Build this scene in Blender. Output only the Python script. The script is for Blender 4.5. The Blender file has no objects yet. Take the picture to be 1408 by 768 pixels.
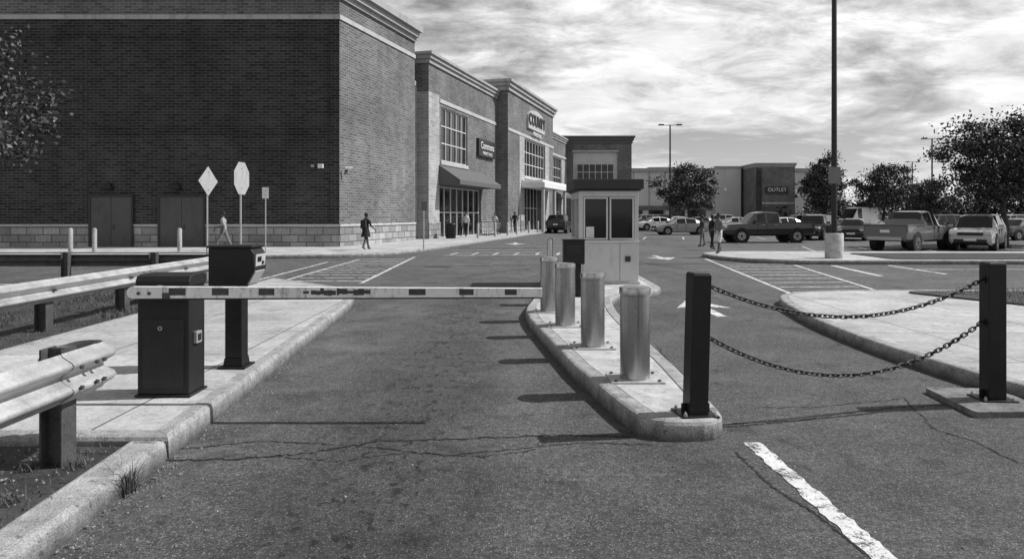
import bpy, math, random, bisect
from mathutils import Vector, Matrix
import numpy as np
R=math.radians
scene=bpy.context.scene
F=940.0; CX=704.0; HY=295.0; H=1.7
def gp(u,v,z=0.0):
    Y=F*(H-z)/(v-HY); return ((u-CX)/F*Y, Y)

# ---------------------------------------------------------------- materials
class NT:
    def __init__(s,tree): s.t=tree; s.n=tree.nodes; s.l=tree.links
    def new(s,t,**k):
        n=s.n.new(t)
        for a,b in k.items(): setattr(n,a,b)
        return n
    def link(s,a,b): s.l.new(a,b)
    def _in(s,node,i,v):
        if isinstance(v,(int,float)): node.inputs[i].default_value=v
        else: s.link(v,node.inputs[i])
    def math(s,op,a,b=0.0,c=None,clamp=False):
        n=s.new('ShaderNodeMath',operation=op,use_clamp=clamp)
        s._in(n,0,a); s._in(n,1,b)
        if c is not None: s._in(n,2,c)
        return n.outputs[0]
    def noise(s,vec,scale,detail=3,rough=.55,dist=0):
        n=s.new('ShaderNodeTexNoise'); n.inputs['Scale'].default_value=scale
        n.inputs['Detail'].default_value=detail; n.inputs['Roughness'].default_value=rough
        n.inputs['Distortion'].default_value=dist
        if vec is not None: s.link(vec,n.inputs['Vector'])
        return n.outputs['Fac']
    def maprange(s,v,a,b,c,d):
        n=s.new('ShaderNodeMapRange'); n.clamp=True
        s._in(n,0,v)
        for i,x in enumerate((a,b,c,d)): n.inputs[i+1].default_value=x
        return n.outputs[0]
    def mapping(s,vec,scale=(1,1,1),rot=(0,0,0)):
        n=s.new('ShaderNodeMapping'); n.inputs['Scale'].default_value=scale; n.inputs['Rotation'].default_value=rot
        s.link(vec,n.inputs['Vector']); return n.outputs[0]
    def mix(s,f,a,b):
        n=s.new('ShaderNodeMix'); s._in(n,0,f); s._in(n,2,a); s._in(n,3,b); return n.outputs[0]
def base_mat(name):
    m=bpy.data.materials.new(name); m.use_nodes=True
    t=NT(m.node_tree); b=t.n['Principled BSDF']; tc=t.new('ShaderNodeTexCoord')
    return m,t,b,tc
def set_bump(t,b,hgt,strength,dist=.01):
    n=t.new('ShaderNodeBump'); n.inputs['Strength'].default_value=strength; n.inputs['Distance'].default_value=dist
    t.link(hgt,n.inputs['Height']); t.link(n.outputs[0],b.inputs['Normal'])
def pmat(name,col,rough=.8,metal=0.0,var=.2,s1=2.0,s2=40.0,bump=.15,stretch=(1,1,1),spec=.5,grime=0.0):
    m,t,b,tc=base_mat(name)
    vec=t.mapping(tc.outputs['Object'],stretch)
    n1=t.noise(vec,s1,4,.6); n2=t.noise(vec,s2,3,.6)
    v=t.math('ADD',t.math('MULTIPLY',n1,.55),t.math('MULTIPLY',n2,.45))
    f=t.maprange(v,.35,.65,1-var,1+var)
    c=t.math('MULTIPLY',f,col)
    if grime>0:
        g=t.noise(t.mapping(tc.outputs['Object'],(1,1,.35)),s1*2.3,6,.7,.4)
        gm=t.maprange(g,.52,.66,1.0,1-grime)
        c=t.math('MULTIPLY',c,gm)
    t.link(c,b.inputs['Base Color'])
    b.inputs['Roughness'].default_value=rough; b.inputs['Metallic'].default_value=metal
    b.inputs['Specular IOR Level'].default_value=spec
    if rough<.7 and metal>0: t.link(t.maprange(n1,.3,.7,max(.05,rough-.1),min(1,rough+.15)),b.inputs['Roughness'])
    if bump>0: set_bump(t,b,n2,bump)
    return m
def brick_mat(name,c1,c2,mort,bw=.4,rh=.133,ms=.014,offset=.5,var=.25,bump=.3,s1=.35,streak=.15):
    m,t,b,tc=base_mat(name)
    n=t.new('ShaderNodeTexBrick'); t.link(tc.outputs['UV'],n.inputs['Vector'])
    n.offset=offset; n.inputs['Scale'].default_value=1
    n.inputs['Brick Width'].default_value=bw; n.inputs['Row Height'].default_value=rh
    n.inputs['Mortar Size'].default_value=ms; n.inputs['Mortar Smooth'].default_value=.1
    n.inputs['Color1'].default_value=(c1,c1,c1,1); n.inputs['Color2'].default_value=(c2,c2,c2,1); n.inputs['Mortar'].default_value=(mort,mort,mort,1)
    bw_=t.new('ShaderNodeRGBToBW'); t.link(n.outputs['Color'],bw_.inputs[0])
    n1=t.noise(tc.outputs['UV'],s1,5,.6); n2=t.noise(tc.outputs['UV'],9,4,.7)
    f=t.maprange(n1,.3,.7,1-var,1+var); g=t.maprange(n2,.3,.7,.8,1.2)
    st=t.noise(t.mapping(tc.outputs['UV'],(1.2,.12,1)),1.0,5,.7)
    h=t.maprange(st,.35,.7,1+streak,1-streak)
    c=t.math('MULTIPLY',t.math('MULTIPLY',bw_.outputs[0],f),t.math('MULTIPLY',g,h))
    t.link(c,b.inputs['Base Color']); b.inputs['Roughness'].default_value=.9
    b.inputs['Specular IOR Level'].default_value=.2
    set_bump(t,b,t.math('SUBTRACT',1.0,n.outputs['Fac']),bump,.01)
    return m
def asphalt_mat():
    m,t,b,tc=base_mat('asphalt'); o=tc.outputs['Object']
    fine=t.noise(o,230,2,.7); mid=t.noise(o,70,3,.7); crs=t.noise(o,24,3,.75); patch=t.noise(o,1.3,6,.65,.3); big=t.noise(o,.16,4,.6)
    far=t.noise(o,7,4,.8)
    v=t.math('MULTIPLY',t.maprange(fine,.34,.66,.15,1.85),t.maprange(mid,.34,.66,.35,1.65))
    v=t.math('MULTIPLY',v,t.maprange(crs,.33,.67,.5,1.5))
    v=t.math('MULTIPLY',v,t.maprange(far,.3,.7,.72,1.28))
    v=t.math('MULTIPLY',v,t.maprange(patch,.3,.7,.68,1.28))
    v=t.math('MULTIPLY',v,t.maprange(big,.3,.7,.75,1.25))
    c=t.math('MULTIPLY',v,.086)
    vo=t.new('ShaderNodeTexVoronoi'); vo.inputs['Scale'].default_value=85; t.link(o,vo.inputs['Vector'])
    sc=t.new('ShaderNodeSeparateColor'); t.link(vo.outputs['Color'],sc.inputs[0])
    spk=t.math('MULTIPLY',t.maprange(vo.outputs['Distance'],.2,.42,1,0),t.maprange(sc.outputs[0],.6,.95,0,1))
    c=t.math('ADD',c,t.math('MULTIPLY',spk,.34))
    sx=t.new('ShaderNodeSeparateXYZ'); t.link(o,sx.inputs[0])
    d=t.math('ABSOLUTE',t.math('ADD',sx.outputs[0],.85))
    lane=t.maprange(d,.2,.8,1,0)
    yr=t.maprange(sx.outputs[1],13,15,1,0)
    lane=t.math('MULTIPLY',lane,yr)
    ol=t.noise(t.mapping(o,(1.5,.9,1)),7,4,.65,.3)
    oil=t.math('MULTIPLY',t.maprange(ol,.56,.61,0,1),lane)
    c=t.math('MULTIPLY',c,t.math('SUBTRACT',1.0,t.math('MULTIPLY',oil,.75)))
    c=t.math('MULTIPLY',c,t.math('SUBTRACT',1.0,t.math('MULTIPLY',lane,.2)))
    # wheel tracks polished lighter
    wt=t.math('MULTIPLY',t.maprange(t.math('ABSOLUTE',t.math('SUBTRACT',d,.95)),.05,.35,1,0),yr)
    c=t.math('MULTIPLY',c,t.math('ADD',1.0,t.math('MULTIPLY',wt,.16)))
    bl=t.noise(o,2.7,3,.5,.6)
    c=t.math('MULTIPLY',c,t.maprange(bl,.6,.7,1,.6))
    dust=t.math('MULTIPLY',t.maprange(t.math('ABSOLUTE',t.math('ADD',sx.outputs[0],2.35)),.05,.5,1,0),t.maprange(sx.outputs[1],11,13.5,1,0))
    c=t.math('ADD',c,t.math('MULTIPLY',t.math('MULTIPLY',dust,t.maprange(patch,.4,.65,0,1)),.06))
    t.link(c,b.inputs['Base Color']); b.inputs['Roughness'].default_value=.75
    b.inputs['Specular IOR Level'].default_value=.4
    hh=t.math('ADD',fine,t.math('MULTIPLY',mid,1.0))
    set_bump(t,b,hh,.9,.016)
    return m
def paint_mat(name,wear=.5,top=.8):
    m,t,b,tc=base_mat(name); o=tc.outputs['Object']
    n=t.noise(o,7,8,.8,.3); k=t.noise(o,150,2,.6); k2=t.noise(o,45,3,.7)
    w=t.maprange(t.math('ADD',t.math('MULTIPLY',n,.6),t.math('ADD',t.math('MULTIPLY',k,.2),t.math('MULTIPLY',k2,.2))),wear,wear+.05,1,0)
    c=t.mix(w,.06,t.maprange(t.noise(o,3,4),.3,.7,top*.75,top))
    c=t.math('MULTIPLY',c,t.maprange(k2,.3,.7,.8,1.1))
    t.link(c,b.inputs['Base Color']); b.inputs['Roughness'].default_value=.8
    set_bump(t,b,k,.5,.008)
    return m
def kerb_mat():
    m,t,b,tc=base_mat('kerb_concrete'); sx=t.new('ShaderNodeSeparateXYZ'); t.link(tc.outputs['UV'],sx.inputs[0])
    o=tc.outputs['Object']
    fr=t.math('FRACT',t.math('DIVIDE',sx.outputs[0],1.83))
    j=t.maprange(t.math('MINIMUM',fr,t.math('SUBTRACT',1.0,fr)),.002,.005,.3,1)
    n=t.noise(o,5,6,.75,.3); f=t.noise(o,90,3,.7); chips=t.noise(o,16,4,.7)
    c=t.math('MULTIPLY',t.maprange(n,.3,.7,.17,.44),t.maprange(f,.3,.7,.55,1.45))
    c=t.math('MULTIPLY',c,t.maprange(chips,.6,.66,1,.5))
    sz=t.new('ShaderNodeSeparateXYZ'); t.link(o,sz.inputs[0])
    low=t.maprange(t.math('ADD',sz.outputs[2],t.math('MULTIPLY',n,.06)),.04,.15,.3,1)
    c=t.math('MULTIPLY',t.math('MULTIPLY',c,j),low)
    t.link(c,b.inputs['Base Color']); b.inputs['Roughness'].default_value=.9; set_bump(t,b,t.math('ADD',f,n),.7,.014)
    return m
def slab_mat(name,c1=.33,size=1.5):
    m,t,b,tc=base_mat(name); uv=tc.outputs['UV']
    n=t.new('ShaderNodeTexBrick'); t.link(uv,n.inputs['Vector']); n.offset=0
    n.inputs['Scale'].default_value=1; n.inputs['Brick Width'].default_value=size; n.inputs['Row Height'].default_value=size
    n.inputs['Mortar Size'].default_value=.011; n.inputs['Mortar Smooth'].default_value=.3
    for k,v in (('Color1',c1),('Color2',c1*.82),('Mortar',c1*.22)): n.inputs[k].default_value=(v,v,v,1)
    g=t.new('ShaderNodeRGBToBW'); t.link(n.outputs['Color'],g.inputs[0])
    a=t.noise(uv,.9,6,.7,.4); f=t.noise(uv,120,3,.7); md=t.noise(uv,14,4,.7); st=t.noise(uv,2.6,5,.6,.8)
    c=t.math('MULTIPLY',g.outputs[0],t.maprange(a,.3,.7,.64,1.2))
    c=t.math('MULTIPLY',c,t.maprange(f,.3,.7,.62,1.38)); c=t.math('MULTIPLY',c,t.maprange(md,.3,.7,.78,1.22))
    c=t.math('MULTIPLY',c,t.maprange(st,.58,.7,1,.68))
    sp=t.noise(uv,22,2,.5); c=t.math('MULTIPLY',c,t.maprange(sp,.66,.7,1,.5))
    t.link(c,b.inputs['Base Color']); b.inputs['Roughness'].default_value=.9
    set_bump(t,b,t.math('SUBTRACT',f,n.outputs['Fac']),.45,.008)
    return m
def steel_mat():
    m,t,b,tc=base_mat('brushed_steel'); o=tc.outputs['Object']
    n=t.noise(t.mapping(o,(130,130,.8)),1.5,3,.6); k=t.noise(t.mapping(o,(6,6,3)),1.5,5,.7); s=t.noise(t.mapping(o,(1,1,9)),2,4,.6)
    c=t.math('MULTIPLY',t.maprange(n,.3,.7,.36,.44),t.maprange(k,.35,.7,1.08,.82))
    t.link(c,b.inputs['Base Color'])
    b.inputs['Metallic'].default_value=1; t.link(t.maprange(k,.3,.7,.2,.34),b.inputs['Roughness'])
    set_bump(t,b,n,.05,.002)
    return m

M={}
M['asphalt']=asphalt_mat(); M['paint']=paint_mat('road_paint',.505,.75); M['paint_far']=paint_mat('road_paint_worn',.5,.72)
M['kerb']=kerb_mat(); M['slab']=slab_mat('sidewalk_concrete',.45,1.52); M['slab2']=slab_mat('sidewalk_concrete_pale',.46,1.8)
M['conc']=pmat('plain_concrete',.42,.9,var=.35,s1=4,s2=90,bump=.5,grime=.4)
M['footing']=pmat('old_footing_concrete',.17,.95,var=.5,s1=6,s2=70,bump=.8,grime=.5)
M['plate']=pmat('plate_steel',.42,.6,metal=.3,var=.2,s1=8,s2=60,bump=.1,grime=.35)
M['soil']=pmat('soil',.035,.95,var=.8,s1=3,s2=35,bump=.9)
M['terrain']=pmat('terrain_ground',.08,.95,var=.4,s1=.3,s2=5,bump=.3)
M['grass']=pmat('dry_grass',.075,.8,var=.6,s1=6,s2=30,bump=0)
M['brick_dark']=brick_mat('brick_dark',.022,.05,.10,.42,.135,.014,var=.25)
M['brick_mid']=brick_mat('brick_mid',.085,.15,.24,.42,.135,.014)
M['brick_pale']=brick_mat('brick_pale',.26,.36,.42,.6,.2,.014,var=.15)
M['block']=brick_mat('split_face_block',.2,.36,.09,.8,.36,.022,var=.25,bump=.6)
M['stone']=pmat('cast_stone',.42,.85,var=.15,s1=1,s2=20,bump=.1,grime=.3)
M['cornice']=pmat('cornice_stucco',.33,.8,var=.12,s1=.6,s2=12,bump=.05,grime=.25)
M['cornice_d']=pmat('cornice_dark',.10,.7,var=.2,s1=.6,s2=12,bump=.05)
M['stucco']=pmat('stucco_wall',.55,.9,var=.1,s1=.2,s2=6,bump=.05,grime=.15)
M['roof']=pmat('roof_membrane',.2,.9,var=.2)
M['glass']=pmat('window_glass',.010,.07,var=.5,s1=.3,s2=2,bump=0,spec=.5)
M['frame']=pmat('window_frame',.55,.5,var=.1,bump=0)
M['darkframe']=pmat('dark_frame',.025,.5,var=.1,bump=0)
M['door']=pmat('steel_door',.075,.55,var=.12,s1=.8,s2=9,bump=.03,grime=.3)
M['awning']=pmat('awning_fabric',.10,.85,var=.12,bump=.05)
M['white']=pmat('white_paint',.72,.5,var=.08,s1=5,s2=60,bump=.03,grime=.25)
M['bolpaint']=pmat('faded_bollard_paint',.34,.7,var=.2,s1=4,s2=60,bump=.1,grime=.35)
M['armwhite']=pmat('barrier_white',.78,.45,var=.1,s1=6,s2=90,bump=.05,grime=.5)
M['armred']=pmat('barrier_red_band',.05,.5,var=.5,s1=20,s2=90,bump=.05)
M['black']=pmat('black_paint',.009,.45,var=.5,s1=6,s2=70,bump=.1,spec=.35)
M['cab']=pmat('cabinet_paint',.013,.5,var=.45,s1=3,s2=80,bump=.15,spec=.35,grime=-.6)
M['cab2']=pmat('cabinet_panel',.020,.45,var=.35,s1=5,s2=80,bump=.1,spec=.35)
M['machine']=pmat('ticket_machine_face',.45,.45,var=.1,s1=6,s2=80,bump=.05,grime=.3)
M['galv']=pmat('galvanised_steel',.44,.48,metal=.5,var=.2,s1=3,s2=60,bump=.08,grime=.2)
M['galvd']=pmat('weathered_post',.07,.7,metal=.2,var=.4,s1=6,s2=50,bump=.2)
M['steel']=steel_mat()
M['booth']=pmat('booth_panel',.50,.5,var=.08,s1=2,s2=30,bump=.03,grime=.2)
M['boothd']=pmat('booth_roof',.025,.6,var=.2,bump=.05)
M['signback']=pmat('sign_aluminium',.40,.5,metal=.1,var=.1,s1=4,bump=.02,grime=.2)
M['signgrey']=pmat('notice_grey',.16,.5,var=.15,s1=4,bump=.02)
M['pole']=pmat('pole_paint',.010,.5,var=.2,bump=.03)
M['tyre']=pmat('tyre_rubber',.012,.9,var=.2,bump=.1); M['rim']=pmat('wheel_rim',.4,.35,metal=.8,var=.1,bump=0)
M['trimblack']=pmat('black_trim',.012,.6,var=.2,bump=0)
M['lamp']=pmat('headlamp_lens',.7,.15,var=.1,bump=0); M['tail']=pmat('tail_lamp',.07,.2,var=.1,bump=0)
M['bark']=pmat('bark',.045,.95,var=.5,s1=4,s2=30,bump=.8)
M['leafd']=pmat('leaf_dark',.024,.6,var=.5,s1=1.2,s2=9,bump=0); M['leafl']=pmat('leaf_light',.08,.55,var=.45,s1=1.2,s2=9,bump=0)
M['crack']=pmat('crack_filler',.007,.8,var=.3,bump=.3)
M['debris']=pmat('pebble_debris',.2,.9,var=.6,s1=30,s2=90,bump=.2)
for n_,c_ in (('silver',.42),('white',.75),('black',.016),('grey',.12),('midgrey',.25)):
    m=pmat('car_paint_'+n_,c_,.28,var=.05,bump=0,spec=.6); m.node_tree.nodes['Principled BSDF'].inputs['Coat Weight'].default_value=.6; M['car_'+n_]=m
M['skin_d']=pmat('skin_dark',.07,.6,var=.1,bump=0); M['skin_l']=pmat('skin_light',.26,.6,var=.08,bump=0)
M['cl_black']=pmat('cloth_black',.012,.9,var=.3,s1=8,bump=.1); M['cl_white']=pmat('cloth_white',.6,.9,var=.12,s1=8,bump=.1)
M['cl_grey']=pmat('cloth_grey',.15,.9,var=.2,s1=8,bump=.1); M['cl_pale']=pmat('cloth_pale',.3,.9,var=.45,s1=14,bump=.1); M['hair']=pmat('hair_dark',.010,.7,var=.4,s2=90,bump=.3)
M['shoe']=pmat('shoe',.08,.7,bump=0)

# ---------------------------------------------------------------- builder
class B:
    def __init__(s): s.v=[];s.f=[];s.m=[];s.s=[];s.uv=[];s.mats=[];s.T=Matrix.Identity(4)
    def mi(s,mat):
        if mat not in s.mats: s.mats.append(mat)
        return s.mats.index(mat)
    def add(s,vs,fs,mat,smooth=False,uvs=None):
        o=len(s.v); vs=[s.T@Vector(p) for p in vs]; s.v+=vs
        mi=s.mi(mat)
        for k,f in enumerate(fs):
            s.f.append([i+o for i in f]); s.m.append(mi)
            s.s.append(smooth if isinstance(smooth,bool) else smooth[k])
            s.uv.append(uvs[k] if uvs else None)
    def box(s,c,d,mat,rz=0,rx=0,ry=0,taper=1.0):
        x,y,z=[a/2 for a in d]; t=taper
        vs=[(-x,-y,-z),(x,-y,-z),(x,y,-z),(-x,y,-z),(-x*t,-y*t,z),(x*t,-y*t,z),(x*t,y*t,z),(-x*t,y*t,z)]
        m=Matrix.Translation(c)@Matrix.Rotation(rz,4,'Z')@Matrix.Rotation(ry,4,'Y')@Matrix.Rotation(rx,4,'X')
        s.add([m@Vector(v) for v in vs],[(0,3,2,1),(4,5,6,7),(0,1,5,4),(1,2,6,5),(2,3,7,6),(3,0,4,7)],mat)
    def bx(s,x0,x1,y0,y1,z0,z1,mat): s.box(((x0+x1)/2,(y0+y1)/2,(z0+z1)/2),(x1-x0,y1-y0,z1-z0),mat)
    def prism(s,pts,z0,z1,mat,topmat=None):
        n=len(pts); vs=[(p[0],p[1],z0) for p in pts]+[(p[0],p[1],z1) for p in pts]
        s.add(vs,[(i,(i+1)%n,(i+1)%n+n,i+n) for i in range(n)],mat)
        s.add([(p[0],p[1],z1) for p in pts],[list(range(n))],topmat or mat)
    def cyl(s,p0,p1,r0,r1=None,n=16,mat=None,caps=True):
        r1=r0 if r1 is None else r1; p0=Vector(p0);p1=Vector(p1); d=(p1-p0).normalized()
        a=d.orthogonal().normalized(); b=d.cross(a); vs=[]
        for p,r in((p0,r0),(p1,r1)):
            for i in range(n):
                t=2*math.pi*i/n; vs.append(p+(a*math.cos(t)+b*math.sin(t))*r)
        s.add(vs,[(i,(i+1)%n,(i+1)%n+n,i+n) for i in range(n)],mat,True)
        if caps:
            s.add(vs[:n],[list(range(n))[::-1]],mat); s.add(vs[n:],[list(range(n))],mat)
    def lathe(s,prof,c,mat,n=32,smooth=True):
        vs=[];m=len(prof)
        for r,z in prof:
            for i in range(n):
                t=2*math.pi*i/n; vs.append((c[0]+r*math.cos(t),c[1]+r*math.sin(t),c[2]+z))
        s.add(vs,[(j*n+i,j*n+(i+1)%n,(j+1)*n+(i+1)%n,(j+1)*n+i) for j in range(m-1) for i in range(n)],mat,smooth)
    def ell(s,c,r,mat,n=12,m=8):
        vs=[];fs=[]
        for j in range(m+1):
            ph=math.pi*j/m
            for i in range(n):
                t=2*math.pi*i/n; vs.append((c[0]+r[0]*math.sin(ph)*math.cos(t),c[1]+r[1]*math.sin(ph)*math.sin(t),c[2]-r[2]*math.cos(ph)))
        for j in range(m):
            for i in range(n): fs.append((j*n+i,j*n+(i+1)%n,(j+1)*n+(i+1)%n,(j+1)*n+i))
        s.add(vs,fs,mat,True)
    def finish(s,name,parent=None,loc=(0,0,0),rz=0,bevel=0,seg=2):
        me=bpy.data.meshes.new(name); me.from_pydata([tuple(v) for v in s.v],[],s.f)
        for m in s.mats: me.materials.append(m)
        me.polygons.foreach_set('material_index',s.m); me.polygons.foreach_set('use_smooth',s.s)
        uvl=me.uv_layers.new(name='UVMap')
        for p,u in zip(me.polygons,s.uv):
            if u:
                for k,li in enumerate(p.loop_indices): uvl.data[li].uv=u[k]
            else:
                n=p.normal
                if abs(n.z)>.7:
                    for li,vi in zip(p.loop_indices,p.vertices):
                        c=s.v[vi]; uvl.data[li].uv=(c[0],c[1])
                else:
                    t=Vector((-n.y,n.x,0)).normalized()
                    for li,vi in zip(p.loop_indices,p.vertices):
                        c=s.v[vi]; uvl.data[li].uv=(c.dot(t),c[2])
        me.update()
        ob=bpy.data.objects.new(name,me); scene.collection.objects.link(ob)
        ob.location=loc; ob.rotation_euler=(0,0,rz)
        if parent: ob.parent=parent
        if bevel>0:
            md=ob.modifiers.new('bevel','BEVEL'); md.width=bevel; md.segments=seg; md.limit_method='ANGLE'; md.angle_limit=R(50)
        return ob
def empty(name,loc=(0,0,0),rz=0):
    e=bpy.data.objects.new(name,None); scene.collection.objects.link(e); e.location=loc; e.rotation_euler=(0,0,rz); e.empty_display_size=.2; return e
def text(body,size,name,parent,loc,rot,mat,ext=.03,off=.0):
    c=bpy.data.curves.new(name,'FONT'); c.body=body; c.size=size; c.extrude=ext; c.align_x='CENTER'; c.align_y='CENTER'; c.offset=size*off
    c.materials.append(mat); o=bpy.data.objects.new(name,c); scene.collection.objects.link(o); o.parent=parent; o.location=loc; o.rotation_euler=rot; return o
def round_poly(pts,rad,n=6):
    out=[];N=len(pts)
    for i,p in enumerate(pts):
        p=Vector(p[:2]); a=Vector(pts[i-1][:2]); b=Vector(pts[(i+1)%N][:2])
        r=rad[i] if isinstance(rad,(list,tuple)) else rad
        if r<=0: out.append(tuple(p)); continue
        ra=min(r,(a-p).length*.48); rb=min(r,(b-p).length*.48)
        s_=p+(a-p).normalized()*ra; e_=p+(b-p).normalized()*rb
        for k in range(n+1):
            t=k/n; q=s_*(1-t)**2+p*2*t*(1-t)+e_*t*t; out.append(tuple(q))
    return out
def area(pts): return sum(pts[i-1][0]*pts[i][1]-pts[i][0]*pts[i-1][1] for i in range(len(pts)))/2
def inset(pts,d):
    out=[];N=len(pts)
    for i in range(N):
        p=Vector(pts[i]);a=Vector(pts[i-1]);b=Vector(pts[(i+1)%N])
        e1=(p-a).normalized();e2=(b-p).normalized()
        n1=Vector((-e1.y,e1.x));n2=Vector((-e2.y,e2.x)); n=(n1+n2)
        n=n.normalized() if n.length>1e-6 else n1
        k=1/max(.5,n.dot(n1)); out.append(tuple(p+n*d*k))
    return out
def kerb_area(name,pts,topmat,h=.15,kw=.15):
    if area(pts)<0: pts=pts[::-1]
    b=B(); N=len(pts)
    prof=[(0,0),(.01,h-.035),(.022,h-.01),(.045,h),(kw,h),(kw+.005,h-.014),(kw+.012,h-.004)]
    rings=[[(q[0],q[1],z) for q in inset(pts,o)] for o,z in prof]
    L=[0]
    for i in range(N): L.append(L[-1]+(Vector(pts[(i+1)%N])-Vector(pts[i])).length)
    for k in range(len(prof)-1):
        for i in range(N):
            j=(i+1)%N
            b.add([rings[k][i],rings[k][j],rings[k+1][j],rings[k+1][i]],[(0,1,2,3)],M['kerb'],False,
                  [[(L[i],prof[k][0]),(L[i+1],prof[k][0]),(L[i+1],prof[k+1][0]),(L[i],prof[k+1][0])]])
    b.add(rings[-1],[list(range(N))],topmat)
    return b.finish(name)

# ---------------------------------------------------------------- ground & roads
b=B(); b.add([(-2500,-2500,-.004),(2500,-2500,-.004),(2500,2500,-.004),(-2500,2500,-.004)],[(0,1,2,3)],M['terrain']); b.finish('ground')
b=B(); b.add([(-120,-30,.0),(220,-30,.0),(220,210,.0),(-120,210,.0)],[(0,1,2,3)],M['asphalt']); b.finish('asphalt_road')

def line(b,p,q,w,mat,z=.004):
    p=Vector(p);q=Vector(q);d=(q-p).normalized();n=Vector((-d.y,d.x))*w/2
    b.add([(p-n).to_tuple()+(z,),(q-n).to_tuple()+(z,),(q+n).to_tuple()+(z,),(p+n).to_tuple()+(z,)],[(0,1,2,3)],mat)
rl=random.Random(21)
def ragged(b,p,q,w,mat,z=.004,step=.05,jit=.012):
    p=Vector(p);q=Vector(q);L=(q-p).length;n=int(L/step);d=(q-p)/L;nn=Vector((-d.y,d.x))
    a=[(*(p+d*L*i/n+nn*(w/2+rl.uniform(-jit,jit))),z) for i in range(n+1)]; c=[(*(p+d*L*i/n-nn*(w/2+rl.uniform(-jit,jit))),z) for i in range(n+1)]
    b.add(c+a,[(i,i+1,i+n+2,i+n+1) for i in range(n)],mat)
b=B(); P=M['paint']; PF=M['paint_far']
ragged(b,(1.79,5.1),(1.93,.6),.125,P)
for k in range(11):
    y=17.5+k*.86; line(b,(-5.72,y),(-3.82,y+.05),.11,PF,.0045)
line(b,(-5.86,17.0),(-5.78,26.0),.11,PF,.008); line(b,(-3.73,16.9),(-3.9,27.4),.11,PF,.008)
line(b,(-6.6,17.6),(-6.6,24.5),.1,PF,.0045)
for y in (28.5,30.6,32.8): line(b,(-2.9,y),(2.6,y+.5),.13,PF)
line(b,(-2.2,36),(3.2,37),.13,PF)
for k in range(6): line(b,(-2.6+k*.9,28.8),(-2.4+k*.9,30.4),.12,PF,.008)
for k in range(9):
    y=15.0+k*1.05; x0=6.1+(y-14.5)*.127; x1=8.05+(y-15.2)*.163
    line(b,(x0,y),(x1,y+.1),.11,PF,.0045)
line(b,(7.45,26.4),(5.96,14.5),.11,PF,.008); line(b,(9.5,23.0),(8.1,15.0),.11,PF,.008)
line(b,(10.7,22.8),(10.2,18.9),.2,PF); line(b,(12.6,22.9),(12.4,19.5),.16,PF);line(b,(12.6,21.2),(22,21.3),.12,PF)
def arrow(b,x,y,sc,rz,mat):
    T=Matrix.Translation((x,y,0))@Matrix.Rotation(rz,4,'Z')
    pts=[(-.09,-1.2),(.09,-1.2),(.09,0),(.5,-.15),(0,1.1),(-.5,-.15),(-.09,0)]
    b.add([T@Vector((p[0]*sc,p[1]*sc,.004)) for p in pts],[list(range(7))],mat)
arrow(b,3.5,12.6,1.0,0,P); arrow(b,5.9,27,1.2,math.pi,PF); arrow(b,.2,40,1.3,math.pi,PF); arrow(b,6.5,46,1.3,0,PF)
for k in range(9): line(b,(14+k*2.8,31.5),(15.5+k*2.8,36.5),.1,PF)
for k in range(12): line(b,(9+k*2.8,47),(10.2+k*2.8,52),.1,PF)
b.finish('road_markings')

rng=random.Random(3)
def crack(b,pts,w,sub=14,j=.03):
    P_=[]
    for i in range(len(pts)-1):
        a=Vector(pts[i]);c=Vector(pts[i+1])
        for k in range(sub): P_.append(a.lerp(c,k/sub)+Vector((rng.uniform(-j,j),rng.uniform(-j,j))))
    P_.append(Vector(pts[-1]))
    L_=[];R_=[]
    for i,p in enumerate(P_):
        d=(P_[min(i+1,len(P_)-1)]-P_[max(i-1,0)]).normalized();n=Vector((-d.y,d.x))*w*rng.uniform(.1,1.0)*(0.2 if i in(0,len(P_)-1) else 1)
        L_.append((*(p+n),.0035));R_.append((*(p-n),.0035))
    n=len(P_); b.add(L_+R_,[(i,i+n,i+n+1,i+1) for i in range(n-1)],M['crack'])
b=B()
def cg(*uv): return [gp(u,v) for u,v in uv]
crack(b,cg((215,633),(330,631),(430,622),(520,606),(640,603),(760,598),(868,600)),.017,22,.018)
crack(b,cg((240,618),(360,606),(480,612),(620,626),(800,608),(900,612)),.009,26,.014)
crack(b,cg((380,628),(460,634),(560,622),(660,628),(740,618)),.007,20,.014)
crack(b,cg((1005,582),(1100,577),(1230,560),(1300,556)),.013,20,.02)
crack(b,cg((1010,560),(1120,560),(1240,548)),.008,14,.02)
crack(b,cg((1240,545),(1285,590),(1340,606),(1408,640)),.013,16,.02)
crack(b,cg((1010,620),(1060,668),(1130,712),(1200,768)),.014,30,.012)
crack(b,cg((640,380),(700,372),(760,366)),.035); crack(b,cg((560,396),(640,392),(720,396)),.02)
crack(b,cg((900,470),(935,520),(925,545)),.008,16,.02)
crack(b,cg((880,360),(960,372),(1060,372)),.035)
crack(b,cg((240,600),(300,520),(390,450),(500,418)),.006,40,.012)
b.finish('asphalt_cracks')

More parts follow.
